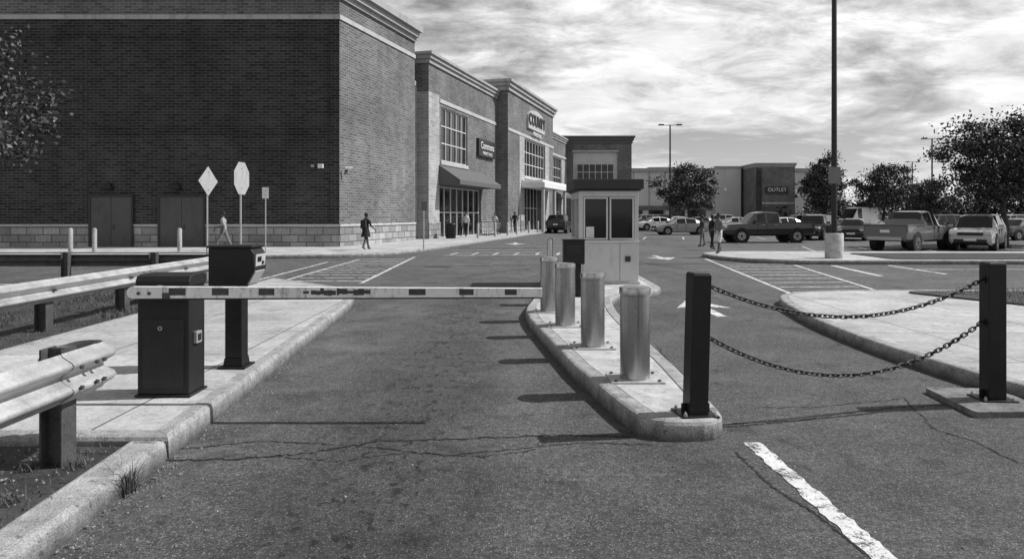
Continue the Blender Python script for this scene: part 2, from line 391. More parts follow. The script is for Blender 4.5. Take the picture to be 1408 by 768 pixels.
# ---------------------------------------------------------------- kerbed pavements
kx=lambda Y:-2.31-.065*(Y-3.4)
pts=[(kx(4.78),4.78),(kx(9),9.0),(kx(13.0),13.0),(-3.5,14.6),(-5.9,16.9),(-5.95,10),(-5.85,4.78)]
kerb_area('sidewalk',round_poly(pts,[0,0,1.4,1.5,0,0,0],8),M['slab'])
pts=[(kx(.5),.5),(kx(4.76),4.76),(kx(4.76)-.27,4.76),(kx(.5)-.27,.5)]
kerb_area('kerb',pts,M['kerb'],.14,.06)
b=B()
b.prism([(-14,-3),(kx(-3)-.28,-3),(kx(4.75)-.28,4.75),(-14,4.75)],-.01,.09,M['soil'])
b.prism([(-24,4.751),(-5.97,4.751),(-5.96,15.4),(-24,15.4)],-.01,.1,M['soil'])
b.finish('soil_verge')
kerb_area('verge_kerb',[(-24,15.42),(-5.98,15.42),(-5.98,15.6),(-24,15.6)],M['kerb'],.13,.05)
pts=[(.90,5.55),(1.02,5.12),(1.66,5.12),(1.69,7),(1.68,11),(1.9,13.2),(3.2,14.2),(3.3,18.5),(.9,18.5),(.55,14),(.2,11.3),(.26,10.2),(.63,7.1)]
kerb_area('traffic_island',round_poly(pts,[.25,.3,.35,0,1,.8,.7,.5,.8,.8,.5,.4,0],6),M['conc'],.15,.16)
pts=[(5.2,4.6),(4.6,6.3),(4.42,8.2),(4.5,10.2),(4.85,12.4),(5.3,13.6),(6.6,14.15),(40,14.3),(40,1),(9,1)]
kerb_area('right_sidewalk',round_poly(pts,[.5,.6,.8,.8,.8,.8,.8,0,0,1],5),M['slab2'],.15,.16)
b=B(); q=round_poly([(7.7,13.7),(39,13.7),(39,8),(12,8.5),(9.1,11)],.5,5)
b.prism(q,.14,.175,M['soil']); b.finish('planting_bed')
pts=[(-60,26.2),(-9.5,26.2),(-5.2,27.2),(-3.9,31.5),(2.5,60),(8.2,84.5),(6.5,86),(-10,50),(-12,36),(-60,36)]
kerb_area('storefront_sidewalk',round_poly(pts,[0,2,2.5,2,0,0,0,0,0,0],6),M['slab2'],.15,.18)
pts=[(7.5,27.6),(7.9,24.8),(9.4,23.3),(60,23.3),(60,27.6),(9,29.3)]
kerb_area('parking_median',round_poly(pts,[.8,1,1,0,0,1],6),M['slab2'],.15,.16)
b=B(); b.prism(round_poly([(13.2,23.7),(59,23.7),(59,27.3),(13.4,27.4)],.5),.14,.17,M['soil']); b.finish('median_soil')
b=B(); b.prism(round_poly([(3.88,5.72),(4.55,5.74),(4.6,6.5),(3.95,6.55)],.05,3),-.01,.05,M['footing']); b.finish('concrete_footing',bevel=.01)

# ---------------------------------------------------------------- grass blades
def blades(name,regions,z,hmin,hmax,seed,lean=.5,mat=None):
    r=np.random.default_rng(seed); vs=[];fs=[]; k=0
    for (cx,cy,sx,sy,cnt,dens) in regions:
        for i in range(cnt):
            x=cx+r.uniform(-sx,sx);y=cy+r.uniform(-sy,sy)
            hh=r.uniform(hmin,hmax)*dens; a=r.uniform(0,6.28); w=r.uniform(.002,.005)
            dx,dy=math.cos(a)*hh*lean*r.uniform(.2,1.3),math.sin(a)*hh*lean*r.uniform(.2,1.3); px,py=-math.sin(a)*w,math.cos(a)*w
            vs+=[(x-px,y-py,z),(x+px,y+py,z),(x+dx*.4-px*.7,y+dy*.4-py*.7,z+hh*.6),(x+dx*.4+px*.7,y+dy*.4+py*.7,z+hh*.6),(x+dx,y+dy,z+hh*.95)]
            fs+=[(k,k+1,k+3,k+2),(k+2,k+3,k+4)]; k+=5
    me=bpy.data.meshes.new(name); me.from_pydata(vs,[],fs); me.materials.append(mat or M['grass'])
    o=bpy.data.objects.new(name,me); scene.collection.objects.link(o); return o
rr=random.Random(5)
reg=[(-3.3,3.4,.7,1.35,900,.6)]+[(rr.uniform(-3.9,-2.75),rr.uniform(2.2,4.7),.06,.06,45,1.2) for _ in range(34)]
reg+=[(rr.uniform(-9,-6.1),rr.uniform(7,15),.25,.25,110,1.8) for _ in range(60)]+[(-7.6,11,1.6,4.3,5000,1.2)]
blades('grass',reg,.09,.025,.07,1,1.2)
blades('weed_plant',[(-2.36,4.18,.05,.06,80,2.0),(-2.42,4.3,.05,.05,30,1.3)],.0,.05,.11,4,.9,M['leafl'])
blades('bed_grass',[(11,11.5,2.5,2.3,3500,1.3)],.17,.03,.08,8)
b=B(); r_=random.Random(9)
for i in range(1200):
    y=r_.uniform(2.6,13); x=kx(y)+abs(r_.gauss(0,.12))+.01
    if i%4==0: y=r_.uniform(3.2,9); x=r_.uniform(-2.2,4.2)
    if i%4==1: y=r_.uniform(2.5,4.7); x=r_.uniform(-3.6,-2.75)
    s_=r_.uniform(.003,.010); z=.09 if i%4==1 else 0
    b.box((x,y,z+s_*.4),(s_*2,s_*1.4,s_),M['debris'],r_.uniform(0,3),r_.uniform(-.3,.3),0,.6)
b.finish('gravel_debris')
b=B()
for i in range(90):
    y=r_.uniform(2.6,4.9); x=kx(y)+abs(r_.gauss(0,.1))+.02
    if i%3==0: x=r_.uniform(-3.6,-2.8)
    a=r_.uniform(0,6); s_=r_.uniform(.008,.022); z=.1 if i%3==0 else .006
    T=Matrix.Translation((x,y,z+.004))@Matrix.Rotation(a,4,'Z')@Matrix.Rotation(r_.uniform(-.3,.3),4,'X')
    b.add([T@Vector(p) for p in ((-s_,0,0),(0,-s_*.45,.004),(s_,0,.002),(0,s_*.45,.006))],[(0,1,2,3)],M['debris'])
b.finish('fallen_leaves')

# ---------------------------------------------------------------- guardrails
def sweep_w(b,path,zc,hgt=.31,dep=.083,mat=None,side=1):
    n=17; prof=[]
    for k in range(n):
        t=k/(n-1); prof.append((dep/2*(1-math.cos(4*math.pi*t)),zc-hgt/2+hgt*t))
    vs=[];N=len(path)
    for i,p in enumerate(path):
        p=Vector(p); d=(Vector(path[min(i+1,N-1)])-Vector(path[max(i-1,0)])).normalized(); nn=Vector((d.y,-d.x))*side
        for o,z in prof: vs.append((p.x+nn.x*o,p.y+nn.y*o,z))
    fs=[(i*n+k,(i+1)*n+k,(i+1)*n+k+1,i*n+k+1) for i in range(N-1) for k in range(n-1)]
    b.add(vs,fs,mat,True)
def hpost(b,x,y,z0,z1,mat,w=.14,d=.16,rz=0):
    b.box((x-d/2,y,(z0+z1)/2),(.012,w,z1-z0),mat); b.box((x+d/2,y,(z0+z1)/2),(.012,w,z1-z0),mat); b.box((x,y,(z0+z1)/2),(d-.013,.012,z1-z0),mat)
b=B()
path=[(-2.84,y) for y in (1.0,2,3,4,4.72)]
for k in range(1,13):
    a=math.pi*k/12*1.02; path.append((-2.94+.10*math.cos(a),4.72+.10*math.sin(a)))
path.append((-3.04,4.5))
sweep_w(b,path,.665,.31,.083,M['galv'])
sweep_w(b,[(-2.836,4.3),(-2.836,4.66)],.665,.318,.085,M['galv'])
for y in (2.6,4.42): hpost(b,-2.935,y,.05,.84,M['galvd'],.15,.13)
for y in (4.36,4.52,4.6):
    for z in (.60,.73): b.cyl((-2.75,y,z),(-2.732,y,z),.014,n=8,mat=M['galvd'])
b.finish('guardrail')
b=B()
sweep_w(b,[(-6.33,y) for y in (2,5,8,11,14.3)],.665,.31,.083,M['galv'])
sweep_w(b,[(-6.40,14.3),(-6.36,14.38),(-6.29,14.3)],.665,.31,.02,M['galv'])
for y in (5.6,7.5,9.4,11.3,13.2):
    hpost(b,-6.44,y,.05,.8,M['galvd'],.15,.15); b.cyl((-6.26,y,.665),(-6.305,y,.665),.02,n=8,mat=M['galvd'])
for y in (7.9,11.7):
    for dy in (-.1,.1):
        for z in (.6,.73): b.cyl((-6.25,y+dy,z),(-6.236,y+dy,z),.013,n=8,mat=M['galvd'])
b.finish('guardrail')
b=B()
sweep_w(b,[(x,17.2) for x in (-26,-20,-14,-8,-6.3)],.55,.3,.07,M['galvd'],-1)
b.cyl((-26,17.25,.74),(-6.3,17.25,.74),.02,n=8,mat=M['galv'])
for k in range(9):
    x=-25.0+k*2.2+.63
    hpost(b,x,17.12,0,.76,M['galvd'],.14,.16)
b.finish('guardrail')

# ---------------------------------------------------------------- barrier gate
g=empty('parking_barrier_gate',(-2.97,5.97,.15))
b=B(); W,D,Hh=.44,.30,1.04
b.bx(-W/2,W/2,-D/2,D/2,.02,Hh-.10,M['cab'])
pr=[(-D/2-.012,Hh-.10),(-D/2-.012,Hh-.055),(-D/2+.01,Hh-.015),(-D/2+.06,Hh),(D/2-.02,Hh),(D/2+.012,Hh-.03),(D/2+.012,Hh-.10)]
vs=[(-W/2-.012,y,z) for y,z in pr]+[(W/2+.012,y,z) for y,z in pr]; n=len(pr)
b.add(vs,[(i,(i+1)%n,(i+1)%n+n,i+n) for i in range(n)]+[list(range(n))[::-1],[i+n for i in range(n)]],M['cab'])
b.bx(-W/2-.02,W/2+.02,-D/2-.02,D/2+.02,0,.02,M['cab'])
b.finish('cabinet',g,bevel=.012,seg=3)
b=B(); b.bx(-W/2+.05,W/2-.045,-D/2-.008,-D/2-.0005,.07,.66,M['cab2']); b.finish('door_panel',g,bevel=.004)
b=B(); b.cyl((-.02,-D/2-.008,.585),(-.02,-D/2-.016,.585),.019,mat=M['galv'],n=16); b.bx(-.026,-.014,-D/2-.02,-D/2-.016,.575,.597,M['trimblack'])
b.finish('lock',g)
b=B(); b.bx(W/2+.001,W/2+.03,-.07,.03,.44,.54,M['galv']); b.bx(W/2+.03,W/2+.036,-.05,.01,.46,.52,M['trimblack']); b.finish('switch_box',g,bevel=.004)
b=B(); b.cyl((-.02,-D/2-.0,.895),(-.02,-D/2-.075,.895),.06,mat=M['galvd'],n=24); b.finish('hub',g)
b=B(); ya=-D/2-.10; x0=-.19; x1=3.22; za=.895
def armz(x): return .056-.014*(x-x0)/(x1-x0)
bands=[(.30,.44),(.66,.80),(1.05,1.18),(1.42,1.98),(2.3,2.44),(2.72,2.84),(3.1,3.2)]
def armseg(xa,xb,mat,zlo=-1,zhi=1,yo=0):
    ha,hb=armz(xa),armz(xb)
    vs=[(xa,ya-.025-yo,za+zlo*ha),(xb,ya-.025-yo,za+zlo*hb),(xb,ya+.025+yo,za+zlo*hb),(xa,ya+.025+yo,za+zlo*ha),
        (xa,ya-.025-yo,za+zhi*ha),(xb,ya-.025-yo,za+zhi*hb),(xb,ya+.025+yo,za+zhi*hb),(xa,ya+.025+yo,za+zhi*ha)]
    b.add(vs,[(0,3,2,1),(4,5,6,7),(0,1,5,4),(1,2,6,5),(2,3,7,6),(3,0,4,7)],mat)
armseg(x0,x1,M['armwhite'],-.78,1)
armseg(x0+.1,x1,M['trimblack'],-1.0,-.79,.002)
b.cyl((x0,ya-.0251,za+.006),(x0,ya+.0251,za+.006),.05,n=24,mat=M['armwhite'])
b.finish('boom_arm',g,bevel=.003)
b=B()
for k,(a_,c_) in enumerate(bands):
    if c_-a_>.3:
        x=a_; q=random.Random(2)
        while x<c_:
            w_=q.uniform(.015,.05); armseg(x0+x,x0+min(c_,x+w_),M['armred'],-.3+q.uniform(-.3,.3),q.uniform(.35,.9),.0015); x+=w_+.0005+(q.uniform(0,.02) if q.random()<.25 else 0)
    else: armseg(x0+a_,x0+c_,M['armred'],-.3,.78,.0015)
b.finish('reflective_bands',g)
b=B(); 
for dx in (.0,.09): b.cyl((x0+.05+dx,ya-.026,za),(x0+.05+dx,ya-.036,za),.014,n=8,mat=M['galvd'])
b.box((x0+.28,ya-.03,za-.02),(.06,.012,.05),M['galvd']); b.finish('arm_bolts',g)

g=empty('ticket_machine',(-2.82,7.0,.15))
b=B(); b.bx(-.14,.14,-.14,.14,0,.02,M['black']); b.box((0,0,.06),(.2,.2,.08),M['black'],taper=.9); b.bx(-.085,.085,-.085,.085,.1,.83,M['black']); b.finish('pedestal',g,bevel=.006)
b=B(); 
pr=[(-.22,.83),(.15,.83),(.245,1.0),(.235,1.16),(.20,1.215),(-.22,1.215)]
vs=[(x,-.16,z) for x,z in pr]+[(x,.16,z) for x,z in pr];n=len(pr)
b.add(vs,[list(range(n)),[i+n for i in range(n)][::-1]]+[(i,i+n,(i+1)%n+n,(i+1)%n) for i in range(n)],M['cab'])
b.bx(-.235,.225,-.175,.175,1.2155,1.24,M['cab']); b.finish('housing',g,bevel=.008)
b=B(); b.box((.2405,0,1.08),(.012,.26,.14),M['machine'],ry=R(4)); b.box((.203,0,.915),(.012,.26,.15),M['machine'],ry=R(29))
b.box((.249,-.04,1.1),(.008,.1,.05),M['glass'],ry=R(4)); b.box((.247,.06,1.06),(.012,.05,.03),M['trimblack'],ry=R(4))
b.finish('control_panel',g)

# ---------------------------------------------------------------- bollards
for (x,y) in ((1.163,6.47),(.95,8.05),(.745,9.58),(.594,10.95)):
    g=empty('steel_bollard',(x,y,.146))
    b=B(); prof=[(.14,0),(.14,.775),(.137,.778),(.137,.786),(.147,.789),(.147,.845),(.143,.855),(.12,.862),(.0,.866)]
    b.lathe(prof,(0,0,.016),M['steel'],64); o=b.finish('tube_and_cap',g)
    md=o.modifiers.new('es','EDGE_SPLIT'); md.split_angle=R(35)
    b=B(); b.bx(-.25,.25,-.2,.2,0,.016,M['plate'])
    for sx in (-.2,.2):
        for sy in (-.16,.16): b.cyl((sx,sy,.016),(sx,sy,.032),.016,n=6,mat=M['galvd'])
    b.finish('base_plate',g,bevel=.003)
b=B(); b.lathe([(.065,0),(.065,1.0),(.05,1.03),(0,1.04)],(.85,15.3,.146),M['steel'],20); b.box((.85,15.3,.152),(.22,.22,.012),M['galvd']); b.finish('steel_bollard')

posts=[(1.43,5.34,.146,1.09),(4.31,6.13,.05,1.21)]
for i,(x,y,z,h) in enumerate(posts):
    g=empty('chain_post',(x,y,z)); g.rotation_euler=(0,R(1.6) if i==0 else 0,R(8) if i==0 else R(-4))
    b=B(); b.bx(-.075,.075,-.075,.075,.012,h-.015,M['black']); b.box((0,0,h-.0),(.158,.158,.03),M['black'],taper=.85); b.finish('post',g,bevel=.006)
    b=B(); b.bx(-.15,.15,-.13,.13,0,.012,M['black'])
    for sx in (-.12,.12):
        for sy in (-.1,.1): b.cyl((sx,sy,.012),(sx,sy,.032),.014,n=6,mat=M['galv']); b.cyl((sx,sy,.032),(sx,sy,.045),.007,n=6,mat=M['galv'])
    for s_ in (-1,1): b.box((s_*.09,0,.05),(.05,.012,.07),M['black'])
    b.finish('base_plate',g,bevel=.002)
    b=B()
    for zz in ((1.15-z,.745-z) if i==0 else (1.12-z,.74-z)):
        sgn=1 if i==0 else -1
        b.cyl((sgn*.076,0,zz),(sgn*.1,0,zz),.012,n=8,mat=M['black']); b.box((sgn*.078,0,zz),(.008,.05,.06),M['black'])
    b.finish('chain_eyes',g)
def chain(z0,z1,sag):
    b=B(); p0=Vector((1.53,5.36,z0)); p1=Vector((4.21,6.12,z1))
    def pos(t): q=p0.lerp(p1,t); q.z-=4*sag*t*(1-t); return q
    T=[i/400 for i in range(401)]; Ls=[0]
    for i in range(400): Ls.append(Ls[-1]+(pos(T[i+1])-pos(T[i])).length)
    pitch=.052; N=int(Ls[-1]/pitch); pitch=Ls[-1]/N
    def at(L):
        i=min(399,max(0,bisect.bisect(Ls,L)-1)); return pos(T[i]+(L-Ls[i])/(Ls[i+1]-Ls[i])/400)
    for k in range(N):
        c=at((k+.5)*pitch); d=(at(min(Ls[-1],(k+1)*pitch))-at(k*pitch)).normalized()
        s_=Vector((0,0,1)).cross(d).normalized(); u=d.cross(s_)
        tw=R(45 if k%2 else -45)+rng.uniform(-.2,.2); a=s_*math.cos(tw)+u*math.sin(tw); nrm=d.cross(a)
        vs=[];n1,n2=14,6
        for i in range(n1):
            th=2*math.pi*i/n1; ct,st=math.cos(th),math.sin(th)
            cx=(.0185 if ct>0 else -.0185)*(1 if abs(ct)>.15 else ct/.15)+.0165*ct; cy=.0165*st
            cen=c+d*cx+a*cy; rad=(d*ct+a*st)
            for j in range(n2):
                ph=2*math.pi*j/n2; vs.append(cen+(rad*math.cos(ph)+nrm*math.sin(ph))*.006)
        b.add(vs,[(i*n2+j,((i+1)%n1)*n2+j,((i+1)%n1)*n2+(j+1)%n2,i*n2+(j+1)%n2) for i in range(n1) for j in range(n2)],M['black'],True)
    b.finish('chain')
chain(1.15,1.12,.29); chain(.745,.74,.385)

# ---------------------------------------------------------------- booth
g=empty('attendant_booth',(2.165,16.3,.15))
bw,bd=1.33,2.0; x0,x1=-bw/2,bw/2; y0,y1=-bd/2,bd/2
b=B()
zw0,zw1=.98,1.95
b.bx(x0,x1,y0,y1,.05,zw0,M['booth']); b.bx(x0,x1,y0,y1,zw1,2.08,M['booth'])
for (x,y) in ((x0+.045,y0+.045),(x1-.045,y0+.045),(x0+.045,y1-.045),(x1-.045,y1-.045)): b.bx(x-.045,x+.045,y-.045,y+.045,zw0,zw1,M['booth'])
b.bx(x0+.3,x1-.3,y1-.05,y1-.0,zw0,zw1,M['booth'])
b.finish('walls',g,bevel=.006)
b=B(); b.bx(x0-.03,x1+.03,y0-.03,y1+.03,-.0,.05,M['conc']); b.finish('plinth',g,bevel=.005)
b=B(); b.bx(x0-.12,x1+.1,y0-.14,y1+.12,2.12,2.34,M['boothd']); b.bx(x0-.05,x1+.05,y0-.05,y1+.05,2.0805,2.12,M['boothd']); b.finish('roof',g,bevel=.01)
b=B()
b.bx(x0+.091,x1-.091,y0+.04,y0+.05,zw0+.002,zw1-.002,M['glass'])
b.bx(x0+.04,x0+.05,y0+.1,y1-.1,zw0+.002,zw1-.002,M['glass']); b.bx(x1-.05,x1-.04,y0+.1,y1-.1,zw0+.002,zw1-.002,M['glass'])
b.finish('windows',g)
b=B()
def wframe(b,xa,xb,za,zb,y,t=.035,d=.03,mat=None):
    mat=mat or M['frame']
    b.bx(xa,xa+t,y,y+d,za,zb,mat); b.bx(xb-t,xb,y,y+d,za,zb,mat); b.bx(xa+t,xb-t,y,y+d,za,za+t,mat); b.bx(xa+t,xb-t,y,y+d,zb-t,zb,mat)
wframe(b,x0+.10,-.02,zw0+.01,zw1-.01,y0-.006); wframe(b,.02,x1-.1,zw0+.01,zw1-.01,y0-.006)
b.bx(-.02,.02,y0,y0+.03,zw0,zw1,M['darkframe'])
for yy in (y0+.1,y0+.75,y0+1.3,y1-.13): b.bx(x0-.006,x0+.03,yy,yy+.035,zw0,zw1,M['frame'])
b.bx(x0-.006,x0+.03,y0+.14,y1-.14,zw0,zw0+.035,M['frame']); b.bx(x0-.006,x0+.03,y0+.14,y1-.14,zw1-.035,zw1,M['frame'])
b.bx(x0-.03,x1+.03,y0-.05,y0-.001,zw0-.05,zw0-.01,M['frame'])
b.bx(x1-.42,x1-.412,y0-.004,y0-.0005,.08,zw0-.06,M['darkframe']); b.bx(x0+.08,x0+.088,y0-.004,y0-.0005,.08,zw0-.06,M['darkframe'])
b.bx(x1-.3,x1-.18,y0-.03,y0-.001,.5,.62,M['darkframe'])
b.bx(x0+.16,x0+.34,y0+.032,y0+.038,zw0+.05,zw0+.3,M['cl_white'])
b.finish('window_frames',g)
g=empty('pay_station',(1.17,13.0,.146))
b=B(); b.bx(-.13,.13,-.13,.13,0,.015,M['black']); b.bx(.02,.14,-.06,.06,.015,.62,M['black']); b.bx(-.2,.2,-.14,.14,.6205,1.06,M['cab']); b.box((0,0,1.075),(.43,.31,.03),M['cab']); b.finish('pedestal_and_housing',g,bevel=.008)
b=B(); b.bx(-.13,.13,-.147,-.1405,.8,.98,M['cab2']); b.bx(-.06,.06,-.15,-.141,.7,.74,M['trimblack']); b.finish('screen_panel',g)

# ---------------------------------------------------------------- signs
def sign_pole(name,x,y,z0,ztop,shape,size,rz,mat,rp=.025,sh=None):
    g=empty(name,(x,y,z0),rz); b=B(); b.cyl((0,.03,0),(0,.03,ztop-z0-.03),rp,n=10,mat=M['galv']); b.finish('pole',g)
    b=B(); zc=ztop-z0-(sh or size)/2
    if shape=='oct': pts=[(size/2/math.cos(R(22.5))*math.cos(R(22.5+45*k)),size/2/math.cos(R(22.5))*math.sin(R(22.5+45*k))) for k in range(8)]
    elif shape=='dia': pts=[(size/2,0),(0,size/2),(-size/2,0),(0,-size/2)]
    else: pts=[(-size/2,-sh/2),(size/2,-sh/2),(size/2,sh/2),(-size/2,sh/2)]
    n=len(pts); vs=[(p[0],-.002,zc+p[1]) for p in pts]+[(p[0],.002,zc+p[1]) for p in pts]
    b.add(vs,[list(range(n)),[i+n for i in range(n)][::-1]]+[(i,i+n,(i+1)%n+n,(i+1)%n) for i in range(n)],mat)
    b.finish('sign_plate',g)
    b=B(); b.box((0,.012,zc+size*.2),(.05,.018,.03),M['galvd']); b.box((0,.012,zc-size*.2),(.05,.018,.03),M['galvd']); b.finish('brackets',g)
    b=B()
    for dz in (-.3,.3): b.cyl((0,-.003,zc+size*dz),(0,-.008,zc+size*dz),.016,n=8,mat=M['galvd'])
    b.finish('sign_bolts',g)
    return g
sign_pole('warning_sign',-8.0,18,0,2.97,'dia',.78,R(77),M['signback'])
sign_pole('stop_sign',-6.72,17.0,0,3.0,'oct',.80,R(86),M['signback'])
sign_pole('parking_sign',-10.1,28,.146,2.82,'rect',.26,R(10),M['white'],sh=.46)
sign_pole('parking_sign',-3.95,30.7,.146,2.3,'rect',.3,R(40),M['darkframe'],sh=.42,rp=.03)

# ---------------------------------------------------------------- buildings
g=empty('brick_building',(0,0,0))
E2=(-8.4+.2936*8.4,41.7)
foot=[(-60,33.3),(-8.4,33.3),E2,(-10.5,60),(-60,60)]
b=B(); HB=12.5
def wall_ring(b,pts,z0,z1,mat,off=0,edges=None):
    q=inset(pts,-off) if off else pts; n=len(q)
    b.add([(p[0],p[1],z0) for p in q]+[(p[0],p[1],z1) for p in q],[(i,(i+1)%n,(i+1)%n+n,i+n) for i in (edges or range(n))],mat)
wall_ring(b,foot,0,11.2,M['brick_dark'],edges=(0,2,3,4)); wall_ring(b,foot,0,11.2,M['brick_mid'],edges=(1,)); wall_ring(b,foot,11.2,HB,M['brick_mid'])  # sunlit side face uses lighter brick: sun/shade contrast put into the colour
b.add([(p[0],p[1],HB-.3) for p in foot],[list(range(5))],M['roof']); b.finish('walls',g)
def band(b,pts,z0,z1,off,mat,edges=(0,1)):
    q=inset(pts,-off)
    for e in edges:
        i,j=e,(e+1)%len(pts); a,c=Vector(q[i]),Vector(q[j]); a2,c2=Vector(pts[i]),Vector(pts[j])
        v=[(*a,z0),(*c,z0),(*c,z1),(*a,z1),(*a2,z0),(*c2,z0),(*c2,z1),(*a2,z1)]
        b.add(v,[(0,1,2,3),(3,2,6,7),(1,0,4,5),(1,5,6,2),(0,3,7,4)],mat)
b=B(); band(b,foot,0,1.12,.05,M['block']); b.finish('stone_plinth',g)
b=B(); band(b,foot,1.12,1.24,.09,M['stone']); band(b,foot,11.2,11.42,.06,M['stone']); b.finish('stone_bands',g)
b=B(); band(b,foot,12.2,12.45,.12,M['cornice']); band(b,foot,12.45,12.75,.3,M['cornice']); band(b,foot,12.75,13.1,.5,M['cornice'])
wall_ring(b,foot,12.4,13.0,M['cornice']); b.finish('cornice',g)
b=B()
for z in (5.6,5.9,10.3): b.bx(-20.7,-8.9,33.24,33.298,z,z+.07,M['brick_dark'])
for z in (5.7,10.3): b.bx(-59,-21.0,33.24,33.298,z,z+.07,M['brick_dark'])
b.bx(-20.75,-20.68,33.288,33.299,1.3,11.1,M['darkframe']); b.bx(-8.95,-8.9,33.25,33.298,1.3,11.1,M['brick_dark'])
b.finish('brick_courses',g)
b=B()
for xa,xb in ((-20.46,-18.5),(-17.1,-15.0)):
    b.bx(xa,xb,33.2,33.23,.15,2.55,M['door']); b.bx(xa-.1,xa,33.17,33.29,.15,2.66,M['darkframe']); b.bx(xb,xb+.1,33.17,33.29,.15,2.66,M['darkframe']); b.bx(xa,xb,33.17,33.29,2.55,2.66,M['darkframe'])
    xm=(xa+xb)/2; b.bx(xm-.01,xm+.01,33.19,33.199,.16,2.54,M['darkframe']); b.bx(xm+.1,xm+.14,33.15,33.199,1.0,1.2,M['galvd'])
b.finish('service_doors',g)
b=B()
for x in (-19.6,-16.3): b.box((x,33.15,3.05),(.5,.28,.22),M['trimblack'],taper=.6); b.box((x,33.26,3.2),(.1,.06,.1),M['trimblack'])
b.finish('wall_lights',g,bevel=.02)
b=B(); b.bx(-9.4,-9.15,33.05,33.24,3.95,4.15,M['white']); b.bx(-9.75,-9.6,33.15,33.28,4.0,4.12,M['galv'])
b.box((-8.0,33.5,4.0),(.35,.12,.12),M['white'],rz=R(20)); b.box((-8.05,33.9,4.0),(.2,.3,.05),M['white']); b.finish('security_cameras',g,bevel=.01)

g=empty('shopping_center',(-8.4,33.3,0),math.atan2(1,.2936))
def parapet(b,x0,x1,y0,y1,z,mat,ov=.35,hh=.7):
    b.bx(x0-ov*.3,x1+ov*.3,y0-ov*.3,y1,z-hh,z-hh*.6,mat); b.bx(x0-ov*.65,x1+ov*.65,y0-ov*.65,y1,z-hh*.6+.001,z-hh*.25,mat); b.bx(x0-ov,x1+ov,y0-ov,y1,z-hh*.25+.001,z,mat)
b=B()
b.bx(8.9,10.9,.8,12,0,9.9,M['brick_pale'])
bz=12.1
b.bx(10.9,25.2,0,14,9.6,bz-.5,M['brick_mid']); b.bx(10.9,12.7,0,14,0,9.6,M['brick_pale']); b.bx(21.2,25.2,.0,14,0,9.6,M['brick_mid'])
b.bx(12.7,21.2,0,14,8.9,9.6,M['brick_mid']); b.bx(12.7,21.2,.0,14,3.6,5.3,M['brick_mid'])
b.bx(12.7,13.0,0,14,5.3,8.9,M['brick_mid']); b.bx(18.1,21.2,0,14,5.3,8.9,M['brick_mid']); b.bx(12.7,21.2,.35,14,0,3.6,M['darkframe']); b.bx(13,18.1,.3,14,5.3,8.9,M['darkframe'])
cz=13.0; yo=-1.0
b.bx(25.2,30.4,yo,14,0,cz-.5,M['brick_mid']); b.bx(38.2,42,yo,14,0,cz-.5,M['brick_mid']); b.bx(30.4,38.2,yo,14,8.6,cz-.5,M['brick_mid'])
b.bx(30.4,38.2,yo,14,4.6,5.2,M['brick_pale']); b.bx(30.4,38.2,yo+.35,14,5.2,8.6,M['darkframe']); b.bx(30.4,38.2,yo+1,14,0,4.6,M['darkframe'])
dz=10.9
b.bx(42,53,-.2,14,8.2,dz-.4,M['brick_mid']); b.bx(42,44,-.2,14,0,8.2,M['brick_mid']); b.bx(50,53,-.2,14,0,8.2,M['brick_pale'])
b.bx(44,50,-.2,14,4,4.9,M['brick_mid']); b.bx(44,50,.1,14,4.9,8.2,M['darkframe']); b.bx(44,50,.3,14,0,4,M['darkframe'])
b.finish('walls',g)
b=B(); parapet(b,10.9,25.1,0,14,bz,M['cornice']); parapet(b,25.2,42,yo,14,cz,M['cornice'],.45,.9); parapet(b,42.5,53,-.2,14,dz,M['cornice'],.3,.6)
b.bx(8.95,10.5,.7,12,9.9,10.2,M['cornice']); b.finish('cornice',g)
b=B()
b.bx(12.7,25.15,-.05,-.001,9.15,9.4,M['stone']); b.bx(12.9,18.2,-.06,-.001,5.05,5.3,M['stone']); b.bx(10.85,12.75,-.06,-.001,.1,1.2,M['block']); b.bx(21.2,25.15,-.06,-.001,.1,1.2,M['block'])
b.bx(25.15,30.4,yo-.06,yo-.001,.1,1.2,M['block']); b.bx(38.2,42.05,yo-.06,yo-.001,.1,1.2,M['block'])
b.bx(25.15,42.05,yo-.06,yo-.001,8.75,9.0,M['stone']); b.bx(30.3,38.3,yo-.08,yo-.001,5.0,5.25,M['stone']); b.bx(42.1,53,-.26,-.201,8.4,8.65,M['stone'])
b.bx(28.6,30.3,yo-.05,yo-.001,1.2,8.7,M['brick_pale']); b.bx(38.3,40,yo-.05,yo-.001,1.2,8.7,M['brick_pale'])
b.finish('stone_trim',g)
def window_grid(bg,bf,x0,x1,z0,z1,y,nx,nz,t=.07):
    bg.bx(x0,x1,y+.05,y+.07,z0,z1,M['glass'])
    for i in range(nx+1):
        x=x0+(x1-x0)*i/nx; bf.bx(x-t/2,x+t/2,y-.02,y+.05,z0,z1,M['frame'])
    for k in range(nz+1):
        z=z0+(z1-z0)*k/nz; bf.bx(x0,x1,y-.015,y+.045,z-t/2,z+t/2,M['frame'])
bg=B();bf=B()
window_grid(bg,bf,13.05,18.05,5.35,8.85,.12,5,3); window_grid(bg,bf,12.75,21.15,.15,3.55,.18,7,2)
window_grid(bg,bf,30.45,38.15,5.25,8.55,yo+.12,7,3); window_grid(bg,bf,30.45,38.15,.15,4.5,yo+.8,6,2)
window_grid(bg,bf,44.05,49.95,4.95,8.15,-.05,5,3); window_grid(bg,bf,44.05,49.95,.15,3.9,.1,5,2)
bg.finish('window_glass',g); bf.finish('window_frames',g)
b=B()
